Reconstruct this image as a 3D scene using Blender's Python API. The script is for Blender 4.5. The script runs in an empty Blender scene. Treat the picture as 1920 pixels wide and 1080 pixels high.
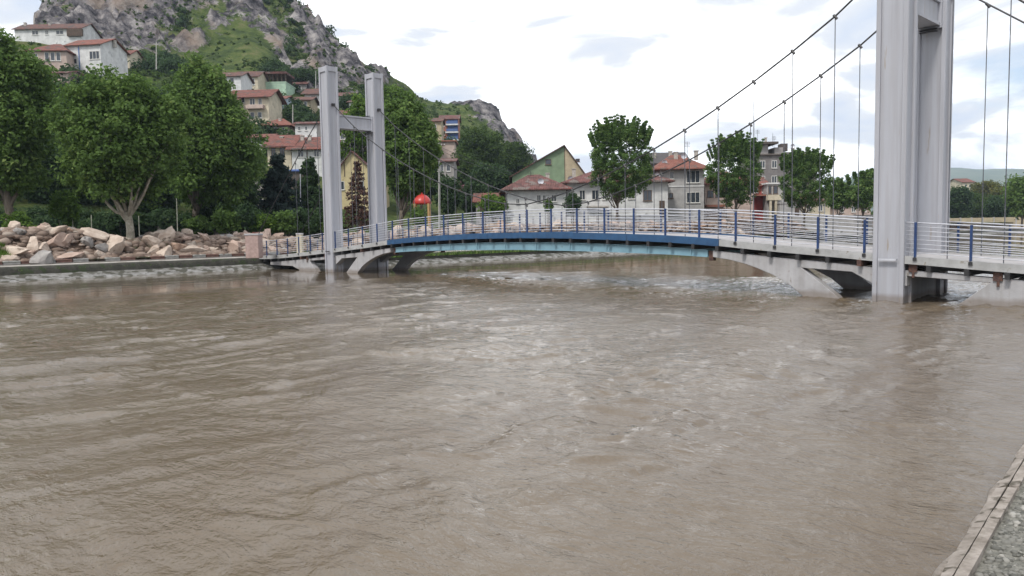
import bpy, math, random
import numpy as np
from mathutils import Vector, Matrix
random.seed(7); rng = np.random.default_rng(7)
sc = bpy.context.scene
col = sc.collection
# ------------------------------------------------------------------ camera
F, PITCH, ROLL, EYE = 1456.76, .0743, .0175, 2.6      # focal length in px of a 1920 px wide picture
cam_d = bpy.data.cameras.new('camera'); cam = bpy.data.objects.new('camera', cam_d); col.objects.link(cam)
cam_d.sensor_width = 36; cam_d.lens = F/1920*36; cam_d.clip_end = 20000; cam_d.clip_start = .05
cr, sr, cp, sp = math.cos(ROLL), math.sin(ROLL), math.cos(PITCH), math.sin(PITCH)
R0 = Vector((1, 0, 0)); U0 = Vector((0, sp, cp)); FW = Vector((0, cp, -sp))
RX = R0*cr-U0*sr; UP = U0*cr+R0*sr
cam.matrix_world = Matrix(((RX.x, UP.x, -FW.x, 0), (RX.y, UP.y, -FW.y, 0), (RX.z, UP.z, -FW.z, EYE), (0, 0, 0, 1)))
sc.camera = cam
# ------------------------------------------------------------------ sky and sun
SUN_EL, SUN_AZ = math.radians(52), math.radians(215)     # azimuth clockwise from +Y
w = bpy.data.worlds.new('World'); sc.world = w; w.use_nodes = True
nt = w.node_tree; nt.nodes.clear()
def N(nt, t, **k):
    n = nt.nodes.new(t)
    for a, b in k.items(): setattr(n, a, b)
    return n
def inp(nt, node, name, v):
    s = node.inputs[name]
    if isinstance(v, bpy.types.NodeSocket): nt.links.new(v, s)
    else: s.default_value = v
sky = N(nt, 'ShaderNodeTexSky', sky_type='NISHITA', sun_disc=False, sun_elevation=SUN_EL, sun_rotation=SUN_AZ)
bg1 = N(nt, 'ShaderNodeBackground'); nt.links.new(sky.outputs[0], bg1.inputs[0]); bg1.inputs[1].default_value = .12
tc = N(nt, 'ShaderNodeTexCoord')
mp = N(nt, 'ShaderNodeMapping'); mp.inputs['Scale'].default_value = (1.0, 1.0, 3.2); nt.links.new(tc.outputs['Generated'], mp.inputs[0])
n1 = N(nt, 'ShaderNodeTexNoise'); n1.inputs['Scale'].default_value = 2.3; n1.inputs['Detail'].default_value = 9; n1.inputs['Roughness'].default_value = .55; n1.inputs['Distortion'].default_value = .35
nt.links.new(mp.outputs[0], n1.inputs[0])
n2 = N(nt, 'ShaderNodeTexNoise'); n2.inputs['Scale'].default_value = 4.5; n2.inputs['Detail'].default_value = 8; n2.inputs['Distortion'].default_value = .5
nt.links.new(mp.outputs[0], n2.inputs[0])
r1 = N(nt, 'ShaderNodeValToRGB'); r1.color_ramp.elements[0].position = .37; r1.color_ramp.elements[1].position = .66; _e = r1.color_ramp.elements.new(.48); _e.color = (.375, .39, .415, 1)
r1.color_ramp.elements[0].color = (.31, .345, .405, 1); r1.color_ramp.elements[-1].color = (1.0, 1.0, 1.0, 1)
nt.links.new(n2.outputs[0], r1.inputs[0])
r2 = N(nt, 'ShaderNodeValToRGB'); r2.color_ramp.elements[0].position = .33; r2.color_ramp.elements[1].position = .42
r2.color_ramp.elements[0].color = (.35,)*3+(1,); r2.color_ramp.elements[1].color = (1, 1, 1, 1)
nt.links.new(n1.outputs[0], r2.inputs[0])
bg2 = N(nt, 'ShaderNodeBackground'); nt.links.new(r1.outputs[0], bg2.inputs[0]); bg2.inputs[1].default_value = 1.85
mx = N(nt, 'ShaderNodeMixShader'); nt.links.new(r2.outputs[0], mx.inputs[0]); nt.links.new(bg1.outputs[0], mx.inputs[1]); nt.links.new(bg2.outputs[0], mx.inputs[2])
wo = N(nt, 'ShaderNodeOutputWorld'); nt.links.new(mx.outputs[0], wo.inputs[0])
sd = bpy.data.lights.new('sun', 'SUN'); sd.energy = 2.4; sd.angle = math.radians(11); sd.color = (1, .96, .9)
so = bpy.data.objects.new('sun', sd); col.objects.link(so)
dsun = Vector((math.sin(SUN_AZ)*math.cos(SUN_EL), math.cos(SUN_AZ)*math.cos(SUN_EL), math.sin(SUN_EL)))
so.rotation_euler = dsun.to_track_quat('Z', 'Y').to_euler(); so.location = (0, 0, 200)
sc.view_settings.view_transform = 'Standard'; sc.view_settings.look = 'None'; sc.view_settings.exposure = .40; sc.view_settings.gamma = 1
try: sc.view_settings.use_curve_mapping = False
except Exception: pass
sc.render.engine = 'CYCLES'
sc.cycles.volume_bounces = 0; sc.cycles.volume_step_rate = 10
# ------------------------------------------------------------------ measuring helpers (photo pixel -> point of the place)
def ray(px, py):
    x = px-960; y = py-540
    X = (x*cr-y*sr)/F; v = (x*sr+y*cr)/F
    return (X, cp-v*sp, -sp-v*cp)
def at(px, py, Y):
    d = ray(px, py); t = Y/d[1]
    return Vector((d[0]*t, Y, EYE+d[2]*t))
def zof(px, py, Y): return at(px, py, Y).z
O = np.array([12.3267, 26.5302]); TH = 2.3336
Uv = np.array([math.cos(TH), math.sin(TH)]); Nv = np.array([Uv[1], -Uv[0]])
def ab(a, b, z=0.): return Vector((O[0]+Uv[0]*a+Nv[0]*b, O[1]+Uv[1]*a+Nv[1]*b, z))   # a across the river, b up-river
def toab(x, y): return ((x-O[0])*Uv[0]+(y-O[1])*Uv[1], (x-O[0])*Nv[0]+(y-O[1])*Nv[1])
# ------------------------------------------------------------------ value noise for geometry
_perm = rng.permutation(4096); _g = rng.uniform(-1, 1, 4096)
def vnoise(x, y, s=0):
    xi = np.floor(x).astype(np.int64); yi = np.floor(y).astype(np.int64); fx = x-xi; fy = y-yi
    fx = fx*fx*fx*(fx*(fx*6-15)+10); fy = fy*fy*fy*(fy*(fy*6-15)+10)
    def h(i, j): return _g[(_perm[(i+s*131) & 4095]+j*57+s*17) & 4095]
    def hh(i, j): return _g[_perm[(_perm[(i+s*131) & 4095]+j) & 4095]]
    return (hh(xi, yi)*(1-fx)+hh(xi+1, yi)*fx)*(1-fy)+(hh(xi, yi+1)*(1-fx)+hh(xi+1, yi+1)*fx)*fy
def fbm(x, y, o=4, s=0, g=.5, l=2.03):
    r = 0; a = 1; t = 0
    for k in range(o):
        r = r+a*vnoise(x, y, s+k); t += a; a *= g; x = x*l+13.7; y = y*l-7.1
    return r/t
def ridged(x, y, o=4, s=0, g=.55):
    r = 0; a = 1; t = 0
    for k in range(o):
        r = r+a*(1-2*np.abs(vnoise(x, y, s+k))); t += a; a *= g; x = x*2.07+3.1; y = y*2.07+9.7
    return r/t
# ------------------------------------------------------------------ materials
MATS = {}
def mat(name, c1, c2=None, rough=.8, scale=3., bump=0., bscale=None, metal=0., detail=6, stretch=(1, 1, 1), spots=None, lo=.35, hi=.65, spec=.4, coords='Object'):
    if name in MATS: return MATS[name]
    m = bpy.data.materials.new(name); m.use_nodes = True; nt = m.node_tree; p = nt.nodes['Principled BSDF']
    p.inputs['Roughness'].default_value = rough; p.inputs['Metallic'].default_value = metal; p.inputs['Specular IOR Level'].default_value = spec
    tc = N(nt, 'ShaderNodeTexCoord'); mp = N(nt, 'ShaderNodeMapping'); mp.inputs['Scale'].default_value = stretch
    nt.links.new(tc.outputs[coords], mp.inputs[0])
    if c2 is None: c2 = tuple(v*.8 for v in c1)
    n = N(nt, 'ShaderNodeTexNoise'); n.inputs['Scale'].default_value = scale; n.inputs['Detail'].default_value = detail; n.inputs['Roughness'].default_value = .62
    nt.links.new(mp.outputs[0], n.inputs[0])
    r = N(nt, 'ShaderNodeValToRGB'); r.color_ramp.elements[0].position = lo; r.color_ramp.elements[1].position = hi
    r.color_ramp.elements[0].color = (*c2, 1); r.color_ramp.elements[1].color = (*c1, 1)
    nt.links.new(n.outputs[0], r.inputs[0]); out = r.outputs[0]
    if spots:                                     # (colour, scale, threshold)
        cs, ss, th = spots
        n3 = N(nt, 'ShaderNodeTexNoise'); n3.inputs['Scale'].default_value = ss; n3.inputs['Detail'].default_value = 8; nt.links.new(mp.outputs[0], n3.inputs[0])
        r3 = N(nt, 'ShaderNodeValToRGB'); r3.color_ramp.elements[0].position = th; r3.color_ramp.elements[1].position = th+.06
        nt.links.new(n3.outputs[0], r3.inputs[0])
        mm = N(nt, 'ShaderNodeMix', data_type='RGBA'); nt.links.new(r3.outputs[0], mm.inputs[0]); nt.links.new(out, mm.inputs[6]); mm.inputs[7].default_value = (*cs, 1); out = mm.outputs[2]
    nt.links.new(out, p.inputs['Base Color'])
    if bump:
        n2 = N(nt, 'ShaderNodeTexNoise'); n2.inputs['Scale'].default_value = bscale or scale*4; n2.inputs['Detail'].default_value = 8; n2.inputs['Roughness'].default_value = .65
        nt.links.new(mp.outputs[0], n2.inputs[0])
        b = N(nt, 'ShaderNodeBump'); b.inputs['Distance'].default_value = bump; b.inputs['Strength'].default_value = 1
        nt.links.new(n2.outputs[0], b.inputs['Height']); nt.links.new(b.outputs[0], p.inputs['Normal'])
    MATS[name] = m
    return m
def leafmat(name, dark, light, third=None):
    m = bpy.data.materials.new(name); m.use_nodes = True; nt = m.node_tree; p = nt.nodes['Principled BSDF']
    at_ = N(nt, 'ShaderNodeAttribute', attribute_name='tint')
    r = N(nt, 'ShaderNodeValToRGB'); r.color_ramp.elements[0].color = (*dark, 1); r.color_ramp.elements[1].color = (*light, 1)
    if third:
        e = r.color_ramp.elements.new(.8); e.color = (*light, 1); r.color_ramp.elements[-1].color = (*third, 1)
    nt.links.new(at_.outputs['Fac'], r.inputs[0]); nt.links.new(r.outputs[0], p.inputs['Base Color'])
    p.inputs['Roughness'].default_value = .65; p.inputs['Specular IOR Level'].default_value = .12
    tr = N(nt, 'ShaderNodeBsdfTranslucent'); nt.links.new(r.outputs[0], tr.inputs[0])
    ms = N(nt, 'ShaderNodeMixShader'); ms.inputs[0].default_value = .42
    nt.links.new(p.outputs[0], ms.inputs[1]); nt.links.new(tr.outputs[0], ms.inputs[2])
    nt.links.new(ms.outputs[0], nt.nodes['Material Output'].inputs[0])
    MATS[name] = m; return m
M_PYL = mat('pylon_paint', (.375, .38, .415), (.325, .33, .36), .55, 1.2, .002, 60, stretch=(1, 1, .15), spots=((.30, .27, .24), 5, .66))
M_CONC = mat('concrete', (.39, .385, .395), (.31, .305, .31), .85, 1.5, .006, 25, spots=((.22, .20, .18), 3, .66))
M_FASC = mat('fascia_concrete', (.38, .38, .38), (.27, .27, .265), .85, 2, .004, 25, spots=((.2, .18, .15), 4, .63))
M_BLUE = mat('blue_paint', (.025, .080, .175), (.018, .055, .125), .45, 3, .001, 40, spots=((.02, .04, .09), 6, .68))
M_POST = mat('post_paint', (.018, .048, .15), (.012, .03, .09), .45, 3)
M_LBLUE = mat('pale_blue_paint', (.19, .32, .38), (.15, .26, .32), .5, 1.5, .002, 30, spots=((.14, .22, .25), 4, .66))
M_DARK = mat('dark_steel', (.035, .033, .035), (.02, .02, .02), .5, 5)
M_RUST = mat('rusty_steel', (.12, .06, .04), (.05, .03, .03), .8, 9)
M_RAIL = mat('rail_metal', (.55, .56, .60), (.42, .43, .47), .4, 4, metal=.2)
M_CABLE = mat('cable_steel', (.028, .028, .03), (.018, .018, .018), .5, 8)
M_HANG = mat('hanger_steel', (.10, .105, .12), (.05, .05, .06), .45, 6)
M_DECK = mat('deck_surface', (.38, .36, .36), (.28, .27, .27), .9, 2, .004, 40)
M_BARK = mat('bark', (.17, .14, .11), (.08, .065, .05), .9, 4, .03, 12, stretch=(1, 1, .35))
M_PBARK = mat('pale_bark', (.36, .33, .27), (.17, .15, .11), .85, 3, .02, 10)
M_EARTH = mat('earth', (.20, .155, .11), (.11, .09, .06), .95, .6, .05, 5, spots=((.07, .10, .035), .35, .52))
LEAF = {
 'plane': leafmat('plane_leaves', (.056, .102, .024), (.135, .218, .056), (.27, .34, .11)),
 'bright': leafmat('bright_leaves', (.045, .09, .016), (.12, .20, .035), (.19, .27, .05)),
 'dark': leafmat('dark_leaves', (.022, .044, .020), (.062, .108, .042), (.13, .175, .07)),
 'blue': leafmat('fir_needles', (.016, .028, .026), (.04, .060, .052), (.06, .085, .07)),
 'street': leafmat('street_leaves', (.046, .094, .028), (.13, .215, .058), (.28, .34, .12)),
 'red': leafmat('russet_leaves', (.06, .035, .028), (.15, .085, .07), (.20, .13, .11)),
 'hill': leafmat('hill_leaves', (.026, .050, .016), (.085, .135, .032), (.16, .21, .06)),
 'pink': leafmat('pink_blossom', (.10, .05, .06), (.30, .14, .17), (.38, .22, .24)),
 'yellow': leafmat('yellowish_leaves', (.06, .08, .02), (.16, .16, .04), (.24, .20, .05)),
}
for m in (M_PYL, M_CONC):
    nt = m.node_tree; p = nt.nodes['Principled BSDF']; src = p.inputs['Base Color'].links[0].from_socket
    g = N(nt, 'ShaderNodeNewGeometry'); sx = N(nt, 'ShaderNodeSeparateXYZ'); nt.links.new(g.outputs['Position'], sx.inputs[0])
    n = N(nt, 'ShaderNodeTexNoise'); n.inputs['Scale'].default_value = 2.2; n.inputs['Detail'].default_value = 6; nt.links.new(g.outputs['Position'], n.inputs[0])
    ma = N(nt, 'ShaderNodeMath', operation='MULTIPLY_ADD'); nt.links.new(n.outputs[0], ma.inputs[0]); ma.inputs[1].default_value = -.22; nt.links.new(sx.outputs[2], ma.inputs[2])
    r = N(nt, 'ShaderNodeValToRGB'); r.color_ramp.elements[0].position = 0; r.color_ramp.elements[0].color = (.6,)*3+(1,); r.color_ramp.elements[1].position = .16; r.color_ramp.elements[1].color = (0, 0, 0, 1)
    nt.links.new(ma.outputs[0], r.inputs[0]); mm = N(nt, 'ShaderNodeMix', data_type='RGBA'); nt.links.new(r.outputs[0], mm.inputs[0]); nt.links.new(src, mm.inputs[6]); mm.inputs[7].default_value = (.15, .115, .085, 1)
    # faint vertical run marks
    mp = N(nt, 'ShaderNodeMapping'); mp.inputs['Scale'].default_value = (7, 7, .22); nt.links.new(g.outputs['Position'], mp.inputs[0])
    n2 = N(nt, 'ShaderNodeTexNoise'); n2.inputs['Scale'].default_value = 1.0; n2.inputs['Detail'].default_value = 7; nt.links.new(mp.outputs[0], n2.inputs[0])
    r2_ = N(nt, 'ShaderNodeValToRGB'); r2_.color_ramp.elements[0].position = .40; r2_.color_ramp.elements[0].color = (.92, .91, .895, 1); r2_.color_ramp.elements[1].position = .56; r2_.color_ramp.elements[1].color = (1, 1, 1, 1)
    nt.links.new(n2.outputs[0], r2_.inputs[0]); mu = N(nt, 'ShaderNodeMix', data_type='RGBA', blend_type='MULTIPLY'); mu.inputs[0].default_value = 1; nt.links.new(mm.outputs[2], mu.inputs[6]); nt.links.new(r2_.outputs[0], mu.inputs[7])
    nt.links.new(mu.outputs[2], p.inputs['Base Color'])
# ------------------------------------------------------------------ object helpers
def setp(o, label=None, cat=None, group=None, kind=None):
    if label: o['label'] = label
    if cat: o['category'] = cat
    if group: o['group'] = group
    if kind: o['kind'] = kind
    return o
def empty(name, loc, label=None, cat=None, group=None):
    o = bpy.data.objects.new(name, None); col.objects.link(o); o.location = loc; o.empty_display_size = .3
    return setp(o, label, cat, group)
def link_mesh(me, name, m, parent=None, loc=None):
    o = bpy.data.objects.new(name, me); col.objects.link(o)
    if m is not None and not me.materials: me.materials.append(m)
    if parent: o.parent = parent
    if loc is not None: o.location = loc
    return o
class MB:
    def __init__(s): s.v = []; s.f = []
    def hexa(s, P):                                # 8 points: bottom loop then top loop
        i = len(s.v); s.v += [tuple(p) for p in P]
        s.f += [(i, i+3, i+2, i+1), (i+4, i+5, i+6, i+7)]+[(i+k, i+(k+1) % 4, i+4+(k+1) % 4, i+4+k) for k in range(4)]
        return s
    def box(s, c, sz, rz=0.):
        x, y, z = sz[0]/2, sz[1]/2, sz[2]/2; ca, sa = math.cos(rz), math.sin(rz)
        P = [(c[0]+ca*dx-sa*dy, c[1]+sa*dx+ca*dy, c[2]+dz) for dz in (-z, z) for dx, dy in ((-x, -y), (x, -y), (x, y), (-x, y))]
        return s.hexa(P)
    def boxab(s, a0, a1, b0, b1, z0, z1):
        return s.hexa([ab(a, b, z) for z in (z0, z1) for a, b in ((a0, b0), (a0, b1), (a1, b1), (a1, b0))])
    def prismab(s, poly, b0, b1):
        n = len(poly); i = len(s.v)
        s.v += [tuple(ab(a, b0, z)) for a, z in poly]+[tuple(ab(a, b1, z)) for a, z in poly]
        s.f += [tuple(range(i, i+n)), tuple(range(i+2*n-1, i+n-1, -1))]+[(i+k, i+n+k, i+n+(k+1) % n, i+(k+1) % n) for k in range(n)]
        return s
    def prism(s, pts, z0, z1):
        n = len(pts); i = len(s.v)
        s.v += [(x, y, z0) for x, y in pts]+[(x, y, z1) for x, y in pts]
        s.f += [tuple(range(i+n-1, i-1, -1)), tuple(range(i+n, i+2*n))]+[(i+k, i+(k+1) % n, i+n+(k+1) % n, i+n+k) for k in range(n)]
        return s
    def tube(s, pts, rad, n=6, cap=True):
        pts = [Vector(p) for p in pts]; i0 = len(s.v); L = len(pts)
        if not hasattr(rad, '__len__'): rad = [rad]*L
        for k, p in enumerate(pts):
            t = (pts[min(k+1, L-1)]-pts[max(k-1, 0)]).normalized()
            x = t.cross(Vector((0, 0, 1))) if abs(t.z) < .95 else t.cross(Vector((0, 1, 0)))
            x.normalize(); y = t.cross(x)
            for j in range(n):
                an = 2*math.pi*j/n; q = p+(x*math.cos(an)+y*math.sin(an))*rad[k]; s.v.append(tuple(q))
        for k in range(L-1):
            for j in range(n):
                a = i0+k*n+j; b = i0+k*n+(j+1) % n; s.f.append((a, a+n, b+n, b))
        if cap: s.f += [tuple(i0+j for j in range(n)), tuple(i0+(L-1)*n+n-1-j for j in range(n))]
        return s
    def build(s, name, m, parent=None, smooth=False, bevel=0, world_parent=None):
        off = Vector(parent.location) if parent is not None else Vector((0, 0, 0))
        if parent is not None and parent.parent is not None: off = off+Vector(parent.parent.location)
        me = bpy.data.meshes.new(name); me.from_pydata([(x-off.x, y-off.y, z-off.z) for x, y, z in s.v], [], s.f); me.update()
        if smooth: me.polygons.foreach_set('use_smooth', [True]*len(me.polygons))
        o = link_mesh(me, name, m, parent)
        if bevel:
            b = o.modifiers.new('bevel', 'BEVEL'); b.width = bevel; b.segments = 1; b.limit_method = 'ANGLE'
        return o
def npmesh(name, V, Fq, m, parent=None, smooth=False, attrs=None):
    me = bpy.data.meshes.new(name); nv = len(V); nf = len(Fq); k = Fq.shape[1]
    me.vertices.add(nv); me.vertices.foreach_set('co', V.astype(np.float32).ravel())
    me.loops.add(nf*k); me.loops.foreach_set('vertex_index', Fq.astype(np.int32).ravel())
    me.polygons.add(nf); me.polygons.foreach_set('loop_start', np.arange(0, nf*k, k, dtype=np.int32))
    if smooth: me.polygons.foreach_set('use_smooth', np.ones(nf, dtype=bool))
    me.update(calc_edges=True)
    for an, dom, val in (attrs or []):
        a = me.attributes.new(an, 'FLOAT', dom); a.data.foreach_set('value', val.astype(np.float32))
    return link_mesh(me, name, m, parent)
def gridfaces(nx, ny):
    i = np.arange(nx-1)[:, None]*ny+np.arange(ny-1)[None, :]; i = i.ravel()
    return np.stack([i, i+ny, i+ny+1, i+1], 1)
def curve(xs, pts):
    return np.interp(xs, [p[0] for p in pts], [p[1] for p in pts])
# ------------------------------------------------------------------ terrain
def pxz(px, py, Y): return zof(px, py, Y)
CREST = [(-500, 90, 190), (-100, 85, 190), (0, 78, 190), (80, 66, 200), (95, 44, 230), (104, 14, 250), (118, -5, 262), (200, -45, 275), (300, -75, 285), (400, -85, 290),
 (500, -60, 290), (560, -18, 290), (580, 3, 290), (605, 30, 290), (625, 46, 288), (640, 76, 285), (662, 97, 285), (688, 128, 285), (712, 130, 290), (740, 141, 300), (765, 157, 310),
 (790, 180, 320), (812, 188, 330), (845, 193, 340), (880, 192, 345), (905, 194, 345), (928, 206, 345), (941, 220, 345), (946, 242, 345), (970, 248, 345), (984, 275, 345), (990, 292, 345), (1015, 310, 345), (1060, 396, 345), (1100, 418, 345), (3000, 380, 345)]
COLS = {
 -500: [(70, 0), (90, 350), (120, 240), (150, 160), (165, 135), (178, 115), (184, 100)],
 0: [(70, 0), (90, 340), (120, 230), (150, 150), (165, 118), (178, 98), (184, 88)],
 90: [(72, 0), (92, 345), (122, 235), (150, 148), (170, 112), (190, 84), (205, 70)],
 150: [(75, 0), (95, 350), (125, 240), (150, 148), (172, 112), (208, 82), (238, 20)],
 300: [(80, 0), (110, 330), (150, 210), (190, 140), (215, 112), (230, 97), (257, 10)],
 390: [(85, 0), (115, 330), (150, 235), (190, 155), (220, 122), (236, 97), (262, 10)],
 430: [(85, 0), (115, 338), (150, 250), (190, 160), (212, 135), (250, 70), (264, 20)],
 480: [(90, 0), (115, 345), (145, 270), (180, 190), (200, 165), (262, 45), (275, 0)],
 560: [(90, 0), (115, 350), (145, 290), (180, 210), (215, 165), (255, 105), (275, 35)],
 620: [(90, 0), (115, 365), (150, 290), (190, 220), (230, 165), (265, 110), (278, 70)],
 700: [(90, 0), (120, 370), (160, 290), (200, 240), (240, 190), (265, 160), (278, 138)],
 800: [(95, 0), (125, 390), (170, 310), (210, 265), (260, 230), (300, 205), (320, 196)],
 880: [(100, 0), (140, 395), (190, 330), (230, 290), (280, 255), (310, 230), (330, 205)],
 940: [(100, 0), (150, 400), (200, 350), (250, 310), (290, 280), (320, 255), (338, 230)],
 985: [(100, 0), (160, 405), (220, 375), (270, 350), (310, 330), (330, 305), (340, 285)],
 1060: [(100, 0), (160, 423), (220, 423), (270, 418), (310, 415), (330, 412), (340, 400)],
 1100: [(100, 0), (160, 423), (220, 424), (270, 424), (310, 422), (330, 420), (340, 419)],
 3000: [(100, 0), (160, 0), (220, 0), (270, 0), (310, 0), (330, 0), (340, 0)],
}
BANKZ = 1.15
_t = lambda px: ray(px, 430)[0]/ray(px, 430)[1]
_ct = [_t(p[0]) for p in CREST]; _cY = [p[2] for p in CREST]; _cz = [pxz(*p) if p[0] < 1100 else BANKZ for p in CREST]
_kt = [_t(p) for p in COLS]; _kY = np.array([[q[0] for q in COLS[p]] for p in COLS], float)
_kz = np.array([[BANKZ if q[1] == 0 and q is COLS[p][0] or p >= 3000 else pxz(p, q[1], q[0]) for q in COLS[p]] for p in COLS])
def ground(x, y, noise=True):
    x = np.asarray(x, float); y = np.asarray(y, float); t = x/np.maximum(y, 1)
    t = np.clip(t, -2.0, 3.0)
    K = _kY.shape[1]
    Ys = [np.interp(t, _kt, _kY[:, k]) for k in range(K)]+[np.interp(t, _ct, _cY)]
    Zs = [np.interp(t, _kt, _kz[:, k]) for k in range(K)]+[np.interp(t, _ct, _cz)]
    z = np.full(t.shape, BANKZ); rock = np.zeros(t.shape)
    for k in range(K):
        f = np.clip((y-Ys[k])/np.maximum(Ys[k+1]-Ys[k], .5), 0, 1)
        z = z+(Zs[k+1]-Zs[k]-(BANKZ-Zs[0] if k == 0 else 0))*f
        sl = (Zs[k+1]-Zs[k])/np.maximum(Ys[k+1]-Ys[k], 1)
        inside = (y >= Ys[k]) & (y < Ys[k+1]); rock = np.where(inside, np.clip((sl-.62)*1.6, 0, 1), rock)
    beh = np.clip((y-Ys[-1])/130, 0, 1); z = z-(Zs[-1]-BANKZ)*.9*beh*beh*(3-2*beh)
    hz = np.clip((z-8)/30, 0, 1)
    # crag of the upper right shoulder and the little rock knob
    px = t*F+960
    shoulder = np.clip((px-540)/40, 0, 1)*np.clip((760-px)/60, 0, 1)*np.clip((y-225)/35, 0, 1)
    knob = np.clip((px-880)/25, 0, 1)*np.clip((1000-px)/20, 0, 1)*np.clip((y-315)/20, 0, 1)
    wild = fbm(x*.03, y*.03, 3, 40)
    yr = np.interp(px, [60, 95, 150, 200, 300, 390, 410, 440, 480, 520, 560, 600, 690, 720, 800, 860, 900, 1000], [250, 209, 202, 204, 216, 227, 238, 244, 250, 246, 226, 206, 206, 262, 400, 330, 318, 318])
    rock = np.clip((y-yr)/7+wild*1.3+.2, 0, 1)*np.clip(1.15-1.5*np.clip(fbm(x*.07, y*.06, 3, 47)-.20, 0, 1)*4*np.clip((px-420)/40, .3, 1), .25, 1)*np.clip((y-195)/12, 0, 1)
    rock = np.where(px > 1010, 0, rock)
    # keep a tongue of grass
    tongue = np.exp(-((px-470)/60)**2)*np.clip((268-y)/20, 0, 1)
    rock = rock*(1-.9*tongue)
    if noise == 2: return z, rock
    if noise:
        if noise is True:
            yw = y+rock*(6.5*fbm(x*.055, y*.02, 3, 90)+4.5*ridged(x*.13+2*fbm(x*.05, y*.05, 2, 92), y*.03, 3, 91)+1.5*ridged(x*.42, y*.12, 2, 93))
            z = ground(x, yw, 2)[0]
        wx = x+6*fbm(x*.05, y*.05, 2, 9); wy = y+6*fbm(x*.05, y*.05, 2, 19)
        n = ridged(wx*.045, wy*.03, 5, 3)*6.0+ridged(wx*.16, wy*.10, 4, 23)*3.4+fbm(x*.55, y*.55, 2, 33)*1.3
        terr = np.sin(z*.62+4*fbm(x*.03, y*.03, 2, 51))*1.3
        z = z+rock*np.where(px > 700, .5, np.where(px > 560, .75, 1))*(n-1.2+terr)+(1-rock)*hz*(fbm(x*.08, y*.08, 4, 60)*1.8)
    return z, rock
def gz(x, y): return float(ground(np.array([x]), np.array([y]))[0][0])
def hit(px, py):                                   # where the view ray of a photo pixel meets the slope
    Ys = np.arange(70, 345, .5); d = ray(px, py); xs = d[0]/d[1]*Ys; zs = EYE+d[2]/d[1]*Ys
    g = ground(xs, Ys, True)[0]; k = np.argmax(g >= zs)
    return float(xs[k]), float(Ys[k]), float(g[k])
def abank(b): return 44.6-5.2/(1+np.exp(-(np.asarray(b, float)-6.5)*1.1))
a_ax = np.concatenate([np.array([47.2, 48, 49, 50, 52, 54, 56, 58, 60]), np.arange(61.2, 430, .95), 430*1.05**np.arange(0, 52)])
b_ax = np.concatenate([-200*1.09**np.arange(30, 0, -1), np.arange(-200, 262, .95), 262*1.06**np.arange(0, 50)])
A_, B_ = np.meshgrid(a_ax, b_ax, indexing='ij')
A_ = A_+0*B_
sh = (44.6-abank(B_))*np.clip((60-A_)/12, 0, 1); A2 = A_-sh
X_ = O[0]+Uv[0]*A2+Nv[0]*B_; Y_ = O[1]+Uv[1]*A2+Nv[1]*B_
Zg, Rk = ground(X_, Y_)
Zg = Zg+np.where(A_ < 47.5, -.03, fbm(X_*.4, Y_*.4, 3, 70)*.10)
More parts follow.
